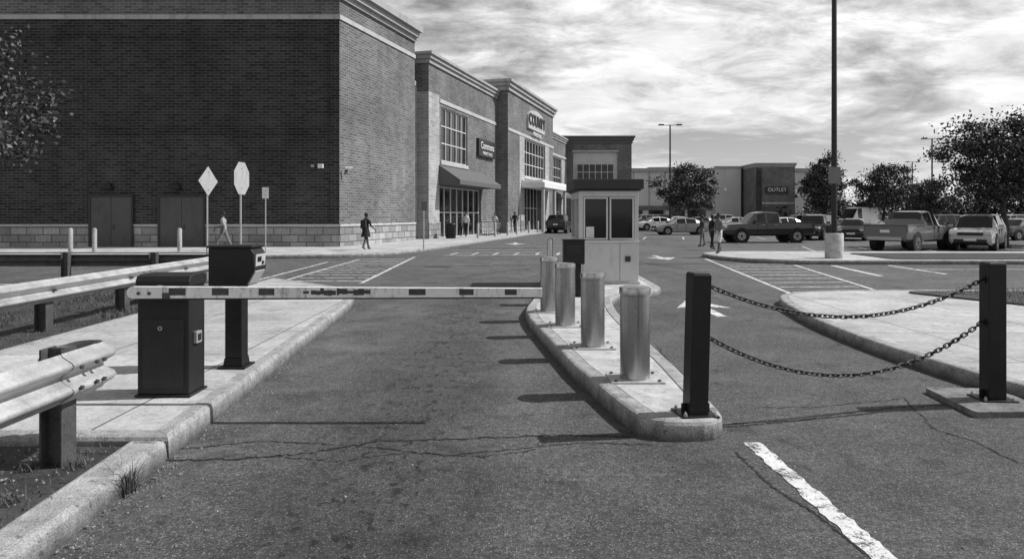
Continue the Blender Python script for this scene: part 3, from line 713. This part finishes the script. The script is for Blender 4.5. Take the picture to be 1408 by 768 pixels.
def awn(b,x0,x1,y,z1,z0,d,mat):
    v=[(x0,y,z1),(x1,y,z1),(x1,y-d,z0+.3),(x0,y-d,z0+.3),(x0,y-d,z0),(x1,y-d,z0),(x0,y,z0),(x1,y,z0)]
    b.add(v,[(0,1,2,3)[::-1],(3,2,5,4)[::-1],(0,3,4,6),(1,7,5,2),(6,4,5,7)],mat)
awn(b,12.6,21.6,-.002,5.0,3.7,1.5,M['awning']); b.finish('awning',g)
b=B(); b.bx(29.2,39.6,yo-2.2,yo-.06,4.1,4.6,M['white']); b.bx(29.4,39.4,yo-2.0,yo-.06,4.602,4.8,M['white'])
for x in (29.8,34.3,39.0): b.cyl((x,yo-1.9,.14),(x,yo-1.9,4.1),.16,n=14,mat=M['stone'])
b.finish('entrance_canopy',g,bevel=.03)
b=B(); awn(b,43.8,50.4,-.2,4.7,3.6,1.3,M['awning']); b.finish('far_awning',g)
b=B(); b.bx(20.1,24.2,-.22,-.01,6.25,7.6,M['darkframe']); b.finish('sign_board',g)
text('Commons',.78,'sign_text',g,(22.15,-.23,7.08),(R(90),0,0),M['white'],.02)
text('MARKET PLACE',.34,'sign_text_small',g,(22.15,-.23,6.5),(R(90),0,0),M['white'],.02)
b=B()
pts=[]
for k in range(13):
    a=math.pi*k/12; pts.append((34.3+3.1*math.cos(a),10.7+.9*math.sin(a)))
pts+=[(31.2,9.7),(37.4,9.7)]
n=len(pts); b.add([(p[0],yo-.2,p[1]) for p in pts]+[(p[0],yo-.002,p[1]) for p in pts],[list(range(n))[::-1]]+[(i,(i+1)%n,(i+1)%n+n,i+n) for i in range(n)],M['stone'])
b.finish('arched_sign',g)
text('COUNTY',1.45,'sign_letters',g,(34.3,yo-.25,10.55),(R(90),0,0),M['darkframe'],.04,.02)
text('MARKETPLACE',.5,'sign_letters_small',g,(34.3,yo-.25,9.3),(R(90),0,0),M['white'],.04)

g=empty('brick_storefront',(0,0,0))
b=B(); ex0,ex1,ey=5.9,14.7,84.0
b.bx(ex0,ex1,ey,ey+30,9.4,10.8,M['brick_mid']); b.bx(ex0,7.5,ey,ey+30,0,9.4,M['brick_mid']); b.bx(13.0,ex1,ey,ey+30,0,9.4,M['brick_mid']); b.bx(7.5,13.0,ey,ey+29,4.2,5.9,M['brick_mid'])
b.bx(7.5,13,ey+.25,ey+29,5.9,9.4,M['stucco']); b.bx(7.5,13,ey+.6,ey+29,0,4.2,M['darkframe']); b.finish('walls',g)
b=B(); parapet(b,ex0,ex1,ey,ey+30,11.35,M['cornice_d'],.4,.9); b.bx(7.4,13.1,ey-.05,ey-.002,9.4,9.6,M['stone']); b.bx(7.4,13.1,ey-.05,ey-.002,5.7,5.9,M['stone']); b.finish('cornice',g)
bg=B();bf=B(); window_grid(bg,bf,8.0,12.5,5.95,7.9,ey+.1,6,2); window_grid(bg,bf,7.6,12.9,.1,4.1,ey+.3,6,2); bg.finish('window_glass',g); bf.finish('window_frames',g)
g=empty('retail_warehouse',(0,0,0))
b=B(); b.bx(14.9,60,130,165,0,9.8,M['stucco']); b.bx(38.3,43.0,128.5,129.9,0,10.4,M['stucco']); b.finish('walls',g)
b=B(); b.bx(14.8,60.1,129.7,165.1,9.8,10.5,M['cornice']); b.bx(38.2,43.1,128.3,129.6,10.4,10.8,M['cornice']); b.bx(28,33,140,146,10.5,11.4,M['roof']); b.bx(15,38,129.75,129.98,2.6,3.4,M['brick_mid'])
for k in range(7): b.bx(17+k*3,17.2+k*3,129.9,129.99,0,9.8,M['cornice'])
b.finish('parapet',g)
b=B()
for k in range(5): b.bx(18+k*4,20.8+k*4,129.8,129.97,.1,2.5,M['glass'])
b.finish('windows',g)
g=empty('brick_corner_store',(0,0,0))
b=B(); b.bx(43.6,50.5,122,150,0,10.2,M['brick_mid']); b.finish('walls',g)
b=B(); parapet(b,43.6,50.5,122,150,10.9,M['cornice'],.3,.7); b.bx(45,49,121.8,121.99,.1,3.2,M['glass']); b.bx(43.55,44.5,121.8,121.99,0,9.9,M['brick_dark']); b.bx(44.5,50.5,121.9,121.99,3.6,3.9,M['stone']); b.finish('trim',g)
b=B(); b.bx(45.2,49.2,121.7,121.98,5.5,6.7,M['darkframe']); b.finish('sign_board',g); text('OUTLET',.9,'sign_text',g,(47.2,121.66,6.1),(R(90),0,0),M['white'],.02)

# ---------------------------------------------------------------- lights / small street furniture
def parking_light(x,y,h,r=.09,base=True,heads=2):
    g=empty('parking_lot_light',(x,y,0)); b=B()
    b.cyl((0,0,.9 if base else 0),(0,0,h),r,r*.7,14,M['pole'])
    if base: b.lathe([(.31,0),(.31,.88),(.29,.91),(0,.91)],(0,0,.03),M['conc'],24); b.box((0,0,.95),(.34,.34,.03),M['pole'])
    b.cyl((-.9,0,h-.05),(.9,0,h-.05),.04,n=8,mat=M['pole'])
    for s_ in (-1,1)[:heads]: b.box((s_*1.05,0,h),(.7,.4,.14),M['pole'],taper=.8)
    b.finish('pole_and_heads',g); return g
g=parking_light(11.5,24.4,15.5,.1); g.location.z=.1
b=B(); b.box((-.05,-.13,3.0),(.42,.02,.6),M['signgrey']); b.finish('notice_plate',g)
parking_light(18.5,80,12.2,.12); parking_light(55.3,90,11.7,.12); parking_light(82,140,12.5,.12); parking_light(30,170,13,.12)
for (u,v) in ((97,346),(130,346),(247,346)):
    x,y=gp(u,v,.146); b=B(); b.lathe([(.09,0),(.09,.93),(.06,.98),(0,1.0)],(x,y,.146),M['bolpaint'],16); b.finish('bollard')
for k in range(10):
    t=13+k*3.1+(.6 if k%3 else 0); x=-8.4+.2817*t+.9595*2.6; y=33.3+.9595*t-.2817*2.6
    b=B(); b.lathe([(.08,0),(.08,.93),(.05,.98),(0,1.0)],(x,y,.146),M['bolpaint'],12); b.finish('bollard')
def fac(t,o): return (-8.4+.2817*t+.9595*o, 33.3+.9595*t-.2817*o)
x,y=fac(12.2,1.0); b=B(); b.lathe([(.28,0),(.33,.05),(.36,.85),(.38,.87),(.38,.95),(.3,1.0),(.12,1.02),(.12,.98),(0,.98)],(x,y,.146),M['black'],20)
b.finish('trash_can')
b=B()
for k in range(6):
    x,y=fac(18.6+k*.55,1.2); T=Matrix.Translation((x,y,.146))@Matrix.Rotation(math.atan2(1,.2936),4,'Z'); b.T=T
    for s_ in (-.28,.28):
        b.cyl((-.45,s_,.95),(.4,s_*.8,.85),.014,n=6,mat=M['galv']); b.cyl((-.4,s_*.8,.5),(.3,s_*.7,.5),.012,n=6,mat=M['galv'])
        b.cyl((-.45,s_,1.02),(-.42,s_*.9,.12),.014,n=6,mat=M['galv']); b.cyl((-.42,s_*.9,.14),(.35,s_*.7,.14),.014,n=6,mat=M['galv'])
        b.cyl((.33,s_*.7,.0),(.33,s_*.7,.12),.05,n=8,mat=M['trimblack']); b.cyl((-.4,s_*.9,.0),(-.4,s_*.9,.12),.05,n=8,mat=M['trimblack'])
        for q in range(7): b.cyl((-.4+q*.12,s_*.97-.0,.93),(-.38+q*.11,s_*.78,.5),.006,n=4,mat=M['galv'])
    b.cyl((-.45,-.28,1.02),(-.45,.28,1.02),.018,n=6,mat=M['trimblack'])
b.T=Matrix.Identity(4); b.finish('shopping_cart_row')

# ---------------------------------------------------------------- vehicles
KINDS={
'sedan':dict(L=4.7,wheels=(-1.4,1.42),r=.33,w=.9,st=[(-2.35,.42,.78,.80,.74,.6,''),(-2.25,.3,.95,.98,.84,.66,''),(-1.75,.2,1.0,1.04,.89,.68,'W'),(-1.05,.2,.98,1.37,.9,.6,'S'),(-.2,.2,.96,1.45,.9,.62,'P'),(-.12,.2,.96,1.45,.9,.62,'S'),(.6,.2,.94,1.38,.9,.6,'W'),(1.3,.2,.93,.97,.9,.68,''),(2.0,.22,.84,.87,.87,.66,''),(2.28,.28,.7,.73,.78,.6,''),(2.36,.36,.55,.58,.7,.5,'')]),
'suv':dict(L=4.7,wheels=(-1.4,1.42),r=.37,w=.94,st=[(-2.33,.5,1.0,1.04,.84,.66,''),(-2.25,.35,1.08,1.3,.9,.66,'W'),(-2.0,.28,1.1,1.66,.93,.68,'S'),(-1.1,.26,1.08,1.72,.94,.69,'P'),(-1.0,.26,1.08,1.72,.94,.69,'S'),(-.1,.26,1.06,1.72,.94,.69,'P'),(-.02,.26,1.06,1.72,.94,.69,'S'),(.6,.26,1.04,1.64,.94,.67,'W'),(1.25,.26,1.04,1.08,.94,.72,''),(2.05,.28,.97,1.0,.91,.7,''),(2.28,.32,.8,.84,.84,.66,''),(2.35,.42,.62,.66,.78,.6,'')]),
'pickup':dict(L=5.5,wheels=(-1.65,1.75),r=.41,w=.97,st=[(-2.75,.55,1.12,1.14,.93,.9,''),(-2.7,.48,1.2,1.2,.95,.93,'B'),(-.75,.42,1.2,1.2,.97,.93,''),(-.7,.42,1.2,1.5,.97,.72,'W'),(-.6,.42,1.2,1.83,.97,.72,'S'),(.15,.42,1.18,1.88,.97,.73,'P'),(.25,.42,1.18,1.88,.97,.73,'S'),(.75,.42,1.16,1.8,.97,.71,'W'),(1.35,.42,1.15,1.2,.97,.78,''),(2.45,.42,1.1,1.14,.95,.76,''),(2.68,.45,1.0,1.03,.9,.74,''),(2.75,.55,.7,.74,.86,.7,'')]),
'van':dict(L=5.6,wheels=(-1.7,1.75),r=.38,w=.98,st=[(-2.8,.45,1.2,1.3,.95,.85,''),(-2.76,.35,1.25,2.2,.97,.85,'W'),(-2.72,.3,1.25,2.5,.98,.86,''),(.9,.3,1.25,2.5,.98,.86,'S'),(1.5,.3,1.22,2.35,.98,.82,'W'),(2.2,.3,1.2,1.28,.97,.75,''),(2.65,.32,1.0,1.05,.92,.72,''),(2.8,.42,.75,.8,.86,.68,'')])}
meshes={}
def car_mesh(kind):
    K=KINDS[kind]; b=B(); st=K['st']; body=M['car_grey']; b.mi(body); rings=[]
    for (x,zb,zl,zt,w,wt,fl) in st:
        hf=zl-zb; e=min(.06,(zt-zl)*.3)
        half=[(.86*w,zb),(.985*w,zb+.1),(w,zb+hf*.55),(.965*w,zl),(wt,zt-e),(wt*.7,zt)]
        rings.append([(x,y,z) for y,z in half]+[(x,-y,z) for y,z in half[::-1]])
    n=12
    for i in range(len(st)-1):
        fl=st[i][6]
        for k in range(n):
            k2=(k+1)%n; mat=body
            side=k in (3,7); top=k in (4,5,6)
            if fl=='W' and (top): mat=M['glass']
            if fl=='S' and side: mat=M['glass']
            if fl=='B' and top: mat=M['trimblack']
            if k==11: mat=M['trimblack']
            b.add([rings[i][k],rings[i+1][k],rings[i+1][k2],rings[i][k2]],[(3,2,1,0)],mat,False)
    b.add(rings[0],[list(range(n))],body); b.add(rings[-1],[list(range(n))[::-1]],body)
    r=K['r'];w=K['w']; xr=st[0][0]; xf=st[-1][0]
    for wx in K['wheels']:
        for s_ in (-1,1):
            b.cyl((wx,s_*(w-.3),r+.03),(wx,s_*(w+.006),r+.03),r+.075,n=24,mat=M['trimblack'])
            b.cyl((wx,s_*(w-.24),r),(wx,s_*(w+.014),r),r,n=24,mat=M['tyre'])
            b.cyl((wx,s_*(w-.1),r),(wx,s_*(w+.02),r),r*.64,r*.6,n=20,mat=M['rim'])
            b.cyl((wx,s_*(w+.0),r),(wx,s_*(w+.024),r),r*.2,n=10,mat=M['trimblack'])
            for q in range(5):
                a=q*2*math.pi/5+.3; b.box((wx+math.cos(a)*r*.4,s_*(w+.0215),r+math.sin(a)*r*.4),(r*.16,.004,r*.16),M['trimblack'],ry=-a)
    zl=st[-3][2]; wf=st[-2][4]
    for s_ in (-1,1):
        b.box((xf-.1,s_*(wf-.14),zl-.12),(.16,.3,.14),M['lamp'],rz=s_*R(-22)); b.box((xr+.08,s_*(st[1][4]-.09),st[1][2]-.14),(.14,.2,.2 if kind in('sedan',) else .34),M['tail'])
        mx=[q for q in st if q[6]=='W'][-1][0]+.2; b.box((mx,s_*(w+.09),st[4][2]+.08),(.14,.2,.14),body)
        b.box((mx,s_*(w+.0),st[4][2]+.03),(.06,.1,.04),M['trimblack'])
        for dx in ((-.15,.62) if kind!='pickup' else (.2,.75)): b.box((dx,s_*(w*.985),(st[4][1]+st[4][2])/2+.05),(.012,.035,.62),M['trimblack'])
        for dx in (-.35,.4): b.box((dx,s_*(w*.985),st[4][2]-.12),(.16,.04,.03),M['rim'])
    b.box((xf-.02,0,zl-.16),(.08,1.0,.13),M['trimblack']); b.box((xf-.02,0,st[-1][1]+.05),(.1,1.3,.16),M['trimblack'])
    b.box((xf+.025,0,st[-1][1]+.12),(.012,.5,.12),M['lamp']); b.box((xr-.03,0,st[0][1]+.06),(.14,1.5,.16),M['rim' if kind=='pickup' else 'trimblack'])
    b.box((xr-.012,0,st[0][2]-.18),(.02,.42,.13),M['lamp'])
    if kind=='pickup':
        for s_ in (-1,1): b.box((-1.72,s_*.93,1.225),(1.95,.08,.05),body)
        b.box((-2.7,0,1.225),(.06,1.78,.05),body)
    o=b.finish('tmp'); me=o.data; bpy.data.objects.remove(o); meshes[kind]=me; return me
def vehicle(kind,name,x,y,heading,col):
    me=meshes.get(kind) or car_mesh(kind)
    o=bpy.data.objects.new(name,me); scene.collection.objects.link(o); o.location=(x,y,.003); o.rotation_euler=(0,0,R(heading))
    o.material_slots[0].link='OBJECT'; o.material_slots[0].material=M['car_'+col]
    md=o.modifiers.new('bevel','BEVEL'); md.width=.03; md.segments=2; md.limit_method='ANGLE'; md.angle_limit=R(28)
    return o
def vp(u,Y): return ((u-CX)/F*Y,Y)
V=[('pickup','pickup_truck',1050,42,183,'black'),('sedan','parked_car',936,58,186,'midgrey'),('sedan','parked_car',902,76,190,'white'),('suv','parked_suv',884,88,200,'grey'),
('suv','parked_suv',1121,47,232,'black'),('sedan','parked_car',1173,46,240,'black'),('van','white_van',1183,74,205,'white'),
('pickup','pickup_truck',1252,33,38,'grey'),('suv','parked_suv',1345,33.5,228,'silver'),('sedan','parked_car',1402,46,200,'black'),('suv','parked_suv',1385,58,200,'grey'),
('suv','parked_suv',771,64,74,'black'),('sedan','parked_car',1010,70,185,'silver'),('sedan','parked_car',1040,72,175,'black'),('sedan','parked_car',1075,66,190,'white'),('suv','parked_suv',1098,75,185,'grey'),
('sedan','parked_car',960,82,185,'grey'),('suv','parked_suv',985,95,180,'silver'),('sedan','parked_car',1235,60,200,'white'),('suv','parked_suv',1290,62,195,'black'),('sedan','parked_car',1325,70,190,'silver'),
('sedan','parked_car',1130,88,180,'silver'),('sedan','parked_car',1265,84,190,'grey'),('sedan','parked_car',1360,85,190,'white'),('sedan','parked_car',930,100,180,'white'),('suv','parked_suv',905,104,180,'black'),
('sedan','parked_car',1460,38,220,'white'),('suv','parked_suv',1500,52,200,'grey'),('sedan','parked_car',1060,95,180,'midgrey'),('sedan','parked_car',1215,95,180,'silver')]
for k,nm,u,Y,hd,c in V:
    x,y=vp(u,Y); vehicle(k,nm,x,y,hd,c)

# ---------------------------------------------------------------- trees
def tree_mesh(seed,h,cr,cz0,tr,nclump,nleaf,leaf,spread=1.0,taper=0.0):
    r=random.Random(seed); nr=np.random.default_rng(seed); b=B(); b.mi(M['bark'])
    zc=(cz0+h)/2; hz=(h-cz0)/2
    top=Vector((r.uniform(-.1,.1),r.uniform(-.1,.1),cz0+hz*.9)); N=6
    b.lathe([(tr*1.6,0),(tr*1.15,.15),(tr,.4)],(0,0,0),M['bark'],12)
    trunkpts=[Vector((0,0,.35))]
    for k in range(1,N+1):
        q=Vector((0,0,.35)).lerp(top,k/N)+Vector((r.uniform(-.08,.08),r.uniform(-.08,.08),0)); trunkpts.append(q)
        b.cyl(trunkpts[-2],q,tr*(1-.75*(k-1)/N),tr*(1-.75*k/N),9,M['bark'],False)
    clumps=[]
    for k in range(nclump):
        a=r.uniform(0,6.283); u=r.uniform(-1,1); rad=r.uniform(.35,1)**.6
        rr_=math.sqrt(1-u*u)*rad*(1-taper*(u+1)/2); irr=1+.28*math.sin(3*a+seed)+.15*math.sin(5*a+2*u)
        c=Vector((cr*rr_*math.cos(a)*irr,cr*rr_*math.sin(a)*irr,zc+hz*u*rad*(1+.1*math.sin(2*a))))
        clumps.append(c)
        if k%2==0:
            t=r.uniform(.45,1); q=trunkpts[0].lerp(trunkpts[-1],t)
            if q.z>c.z-.1: q=trunkpts[0].lerp(trunkpts[-1],max(.3,(c.z-.8)/top.z))
            mid=q.lerp(c,.5)+Vector((r.uniform(-.2,.2),r.uniform(-.2,.2),r.uniform(0,.25)))
            b.cyl(q,mid,tr*.33,tr*.17,6,M['bark'],False); b.cyl(mid,c,tr*.17,tr*.05,5,M['bark'],False)
    V_=[tuple(v) for v in b.v]; faces=[list(f) for f in b.f]; mats=list(b.m); k0=len(V_)
    allv=[];allf=[];allm=[]
    for c in clumps:
        cs=cr*.22*r.uniform(.5,1.35)*spread; n=int(nleaf*r.uniform(.5,1.3)); light=r.random()
        d=nr.normal(size=(n,3))*np.array([cs,cs,cs*.65])*.62+np.array(c)
        for p in d:
            a=nr.normal(size=3);a/=np.linalg.norm(a); t=np.cross(a,nr.normal(size=3)); t/=max(1e-6,np.linalg.norm(t)); u=np.cross(a,t)
            s_=leaf*nr.uniform(.6,1.3)
            i=k0+len(allv); allv+=[tuple(p-t*s_),tuple(p-u*s_*.55),tuple(p+t*s_),tuple(p+u*s_*.55)]
            allf.append((i,i+1,i+2,i+3)); allm.append(1 if nr.uniform()<.4+.45*light else 2)
    me=bpy.data.meshes.new('tree_mesh'); me.from_pydata(V_+allv,[],faces+allf)
    for m in ('bark','leafd','leafl'): me.materials.append(M[m])
    me.polygons.foreach_set('material_index',mats+allm); return me
def place(me,name,x,y,rz=0,s=1,z=0):
    o=bpy.data.objects.new(name,me); scene.collection.objects.link(o); o.location=(x,y,z); o.rotation_euler=(0,0,rz); o.scale=(s,s,s); return o
tA=tree_mesh(11,7.4,2.9,2.3,.16,42,210,.08)
tB=tree_mesh(12,7.2,2.9,2.1,.17,70,260,.09)
tC=tree_mesh(13,7.2,3.0,1.9,.2,64,180,.13)
tD=tree_mesh(14,8.6,2.5,1.6,.2,68,180,.13,1.0,.45)
place(tA,'deciduous_tree',-17.1,20.5,.7,1.05)
place(tB,'deciduous_tree',25.6,35.5,.2,.99); place(tB,'deciduous_tree',29.6,38,2.2,.97)
place(tC,'deciduous_tree',18.7,72,0,.98); place(tD,'deciduous_tree',32.9,72,1,1.0); place(tC,'deciduous_tree',40.2,74,2,1.0)
place(tC,'deciduous_tree',47.5,78,3,.8)
def mass(name,seed,x0,x1,y,zt,n,leaf,nl):
    r=random.Random(seed); nr=np.random.default_rng(seed); vs=[];fs=[];ms=[]
    for k in range(n):
        x=r.uniform(x0,x1); hh=zt*(.7+.25*math.sin(x*.35+seed)+.15*math.sin(x*1.1)); c=np.array([x,y+r.uniform(-3,3),hh*r.uniform(.1,.95)])
        for p in nr.normal(size=(nl,3))*np.array([1.0,1.0,.7])+c:
            a=nr.normal(size=3);a/=np.linalg.norm(a); t=np.cross(a,nr.normal(size=3)); t/=max(1e-6,np.linalg.norm(t)); u=np.cross(a,t); s_=leaf*nr.uniform(.6,1.3); i=len(vs)
            vs+=[tuple(p-t*s_),tuple(p-u*s_*.6),tuple(p+t*s_),tuple(p+u*s_*.6)]; fs.append((i,i+1,i+2,i+3)); ms.append(int(nr.uniform()>.65))
    me=bpy.data.meshes.new(name); me.from_pydata(vs,[],fs); me.materials.append(M['leafd']); me.materials.append(M['leafl']); me.polygons.foreach_set('material_index',ms)
    o=bpy.data.objects.new(name,me); scene.collection.objects.link(o)
mass('distant_trees',3,51,150,118,6.8,520,.32,70)

# ---------------------------------------------------------------- people
def person(name,x,y,z,heading,h,stride=.25,top='cl_black',bottom='cl_black',skin='skin_d',bare_leg=False,bare_arm=True,skirt=None,armbend=.3,bag=None,longhair=False,lean=0.03):
    s=h/1.75; g=empty(name,(x,y,z),R(heading)); J={}; Ed=[]
    def j(n,p,r): J[n]=(Vector(p)*s,r*s)
    j('pel',(0,0,.95),.125); j('waist',(lean*.4,0,1.10),.115); j('chest',(lean,0,1.29),.145); j('ub',(lean,0,1.41),.105); j('neck',(lean+.005,0,1.49),.052)
    j('h1',(lean+.02,0,1.555),.068); j('h2',(lean+.018,0,1.635),.092); j('h3',(lean+.005,0,1.70),.07)
    Ed+= [('pel','waist','top'),('waist','chest','top'),('chest','ub','top'),('ub','neck','skin'),('neck','h1','skin'),('h1','h2','skin'),('h2','h3','skin')]
    hands=[]
    for sd,sg in (('L',1),('R',-1)):
        st=stride*sg; sw=-stride*sg*.8
        j('sh'+sd,(lean,.165*sg,1.40),.062); j('el'+sd,(lean+sw*.45,.215*sg,1.12),.045); fx=lean+sw*.9+armbend*.25
        j('wr'+sd,(fx,.225*sg,.885+armbend*.12),.028); j('pa'+sd,(fx+.02,.225*sg,.815+armbend*.13),.034)
        Ed+=[('ub','sh'+sd,'top'),('sh'+sd,'el'+sd,'top'),('el'+sd,'wr'+sd,'skin' if bare_arm else 'top'),('wr'+sd,'pa'+sd,'skin')]
        hands.append((J['pa'+sd][0],sg))
        j('hp'+sd,(0,.09*sg,.90),.098); kn=(st*.62+abs(stride)*.12,.095*sg,.50); an=(st*1.15,.095*sg,.095 if st>=0 else .15)
        j('kn'+sd,kn,.064); j('an'+sd,an,.042); j('to'+sd,(an[0]+.15,.105*sg,.042 if st>=0 else .05),.038)
        j('hl'+sd,(an[0]-.045,.095*sg,.045 if st>=0 else .12),.036)
        Ed+=[('pel','hp'+sd,'bot'),('hp'+sd,'kn'+sd,'bot'),('kn'+sd,'an'+sd,'skin' if bare_leg else 'bot'),('an'+sd,'to'+sd,'shoe'),('an'+sd,'hl'+sd,'shoe')]
    names=list(J); idx={n:i for i,n in enumerate(names)}; vs=[J[n][0] for n in names]; rad=[J[n][1] for n in names]; es=[(idx[a],idx[b_]) for a,b_,_ in Ed]
    segs=[(J[a][0],J[b_][0],t) for a,b_,t in Ed]; roots=[0]
    for pc,sg in hands:
        for q,(dx,ln) in enumerate(((-.027,.065),(-.009,.078),(.010,.074),(.027,.058))):
            i=len(vs); a=pc+Vector((dx*s,0,-.02*s)); vs+=[a,a+Vector((.004*s,-.006*sg*s,-ln*.55*s)),a+Vector((.012*s,-.02*sg*s,-ln*s))]; rad+=[.0095*s,.0085*s,.007*s]; es+=[(i,i+1),(i+1,i+2)]; roots.append(i); segs.append((vs[i],vs[i+2],'skin'))
        i=len(vs); a=pc+Vector((.026*s,0,.02*s)); vs+=[a,a+Vector((.024*s,-.01*sg*s,-.022*s)),a+Vector((.03*s,-.016*sg*s,-.05*s))]; rad+=[.011*s,.0095*s,.008*s]; es+=[(i,i+1),(i+1,i+2)]; roots.append(i); segs.append((vs[i],vs[i+2],'skin'))
    me=bpy.data.meshes.new('body'); me.from_pydata([tuple(v) for v in vs],es,[]); o=bpy.data.objects.new('body',me); scene.collection.objects.link(o)
    md=o.modifiers.new('skin','SKIN'); md.use_smooth_shade=True
    sv=me.skin_vertices[0].data
    for i,r in enumerate(rad): sv[i].radius=(r,r); sv[i].use_root=(i in roots)
    sub=o.modifiers.new('sub','SUBSURF'); sub.levels=1; sub.render_levels=1
    dg=bpy.context.evaluated_depsgraph_get(); nm=bpy.data.meshes.new_from_object(o.evaluated_get(dg)); bpy.data.objects.remove(o)
    nm.materials.clear(); keys=['top','bot','skin','shoe']
    for k,mm in zip(keys,(top,bottom,skin,'shoe')): nm.materials.append(M[mm])
    for p in nm.polygons:
        c=p.center; best=1e9;lab='top'
        for a,b_,t in segs:
            d=b_-a; tt=max(0,min(1,(c-a).dot(d)/max(1e-9,d.length_squared))); dd=(c-(a+d*tt)).length
            if dd<best: best=dd;lab=t
        p.material_index=keys.index(lab); p.use_smooth=True
    ob=bpy.data.objects.new('body',nm); scene.collection.objects.link(ob); ob.parent=g
    b=B(); hc=J['h2'][0]
    b.ell(hc+Vector((-.022,0,.028))*s,(.098*s,.09*s,.098*s),M['hair'],14,9)
    if longhair: b.ell(hc+Vector((-.07,0,-.06))*s,(.06*s,.085*s,.13*s),M['hair'],10,7)
    b.finish('hair',g)
    b=B()
    for sg in (-1,1): b.ell(hc+Vector((.078,.03*sg,.0))*s,(.009*s,.013*s,.008*s),M['trimblack'],6,4); b.ell(hc+Vector((.0,.088*sg,-.01))*s,(.02*s,.012*s,.03*s),M[skin],6,5)
    b.ell(hc+Vector((.094,0,-.025))*s,(.017*s,.013*s,.024*s),M[skin],6,5); b.box(hc+Vector((.082,0,-.065))*s,(.012*s,.04*s,.008*s),M['hair'])
    b.finish('face',g)
    if skirt:
        b=B(); b.lathe([(.125*s,1.06*s),(.16*s,.95*s),(.19*s,.8*s),(.235*s,skirt*s)],(0,0,0),M[bottom],20); b.finish('skirt',g)
    if bag:
        b=B(); b.box((bag[0]*s,bag[1]*s,bag[2]*s),(.16*s,.32*s,.38*s),M['cl_black'],taper=.85); b.finish('bag',g,bevel=.03)
    return g
x,y=vp(503,30.0); person('walking_woman',x,y,.146,60,1.64,.26,'cl_black','cl_black','skin_d',True,True,skirt=.62,bag=(-.17,-.02,1.22),armbend=.7)
x,y=vp(308,29.8); person('walking_man',x,y,.146,185,1.68,.3,'cl_pale','cl_grey','skin_d',False,True,longhair=False,armbend=.9)
x,y=vp(989,27.2); person('standing_man',x,y,.146,200,1.62,.1,'cl_grey','cl_white','skin_d',True,True,armbend=.8)
x,y=vp(979,33); person('standing_man',x,y,0,20,1.7,.12,'cl_black','cl_black','skin_d',False,True)
x,y=vp(966,36); person('standing_man',x,y,0,150,1.68,.08,'cl_black','cl_grey','skin_d',False,True)
x,y=vp(641,47.5); person('walking_man',x,y,.146,250,1.75,.2,'cl_white','cl_black','skin_l',False,True)
x,y=vp(634,50); person('walking_woman',x,y,.146,260,1.65,.16,'cl_grey','cl_black','skin_d',False,True)
x,y=vp(681,56.5); person('walking_woman',x,y,.146,250,1.65,.2,'cl_white','cl_grey','skin_l',True,True)
x,y=vp(708,58); person('walking_man',x,y,.146,255,1.8,.2,'cl_black','cl_black','skin_d',False,True)

# ---------------------------------------------------------------- light
el=R(46); sd=Vector((.99*math.cos(el),.135*math.cos(el),math.sin(el))).normalized()
L=bpy.data.lights.new('sun','SUN'); L.energy=5.0; L.angle=R(.5); L.color=(1,1,1)
lo=bpy.data.objects.new('sun',L); scene.collection.objects.link(lo); lo.rotation_euler=sd.to_track_quat('Z','Y').to_euler(); lo.location=(30,5,30)
w=bpy.data.worlds.new('World'); scene.world=w; w.use_nodes=True; t=NT(w.node_tree); bg=t.n['Background']
sky=t.new('ShaderNodeTexSky'); sky.sky_type='NISHITA'; sky.sun_disc=False; sky.sun_elevation=el; sky.sun_rotation=math.atan2(sd.x,sd.y); sky.dust_density=2.0
sb=t.new('ShaderNodeRGBToBW'); t.link(sky.outputs[0],sb.inputs[0])
tc=t.new('ShaderNodeTexCoord'); sx=t.new('ShaderNodeSeparateXYZ'); t.link(tc.outputs['Generated'],sx.inputs[0])
den=t.math('ADD',t.math('MAXIMUM',sx.outputs[2],0.0),.16)
cv=t.new('ShaderNodeCombineXYZ'); t.link(t.math('DIVIDE',sx.outputs[0],den),cv.inputs[0]); t.link(t.math('DIVIDE',sx.outputs[1],den),cv.inputs[1])
vec=t.mapping(cv.outputs[0],(.8,1.0,1),(0,0,R(-18)))
n1=t.noise(vec,1.1,14,.62,.5); n2=t.noise(vec,3.2,12,.68,.4); n3=t.noise(vec,.45,3,.5)
cm=t.math('ADD',t.math('MULTIPLY',n1,.6),t.math('ADD',t.math('MULTIPLY',n2,.25),t.math('MULTIPLY',n3,.3)))
cov=t.maprange(cm,.485,.62,0,1)
cov=t.math('MULTIPLY',cov,t.maprange(sx.outputs[2],.36,.7,1,.25))   # unseen upper clouds thinned to weaken ambient fill and deepen shade
hz=t.maprange(sx.outputs[2],0,.2,1,0)
cloud=t.maprange(n2,.3,.7,6.3,11.5)
skyv=t.math('ADD',t.math('MULTIPLY',sb.outputs[0],.45),.9)
val=t.mix(cov,skyv,cloud)
val=t.mix(t.math('MULTIPLY',hz,.62),val,9.0)
t.link(val,bg.inputs['Color']); bg.inputs['Strength'].default_value=.1

# ---------------------------------------------------------------- camera
c=bpy.data.cameras.new('camera'); c.sensor_width=36; c.lens=36*F/1408; c.shift_y=-(384-HY)/1408; c.clip_start=.05; c.clip_end=6000
co=bpy.data.objects.new('camera',c); scene.collection.objects.link(co); co.location=(0,0,H); co.rotation_euler=(R(90),0,0); scene.camera=co
scene.view_settings.view_transform='Standard'; scene.view_settings.look='None'; scene.view_settings.exposure=0
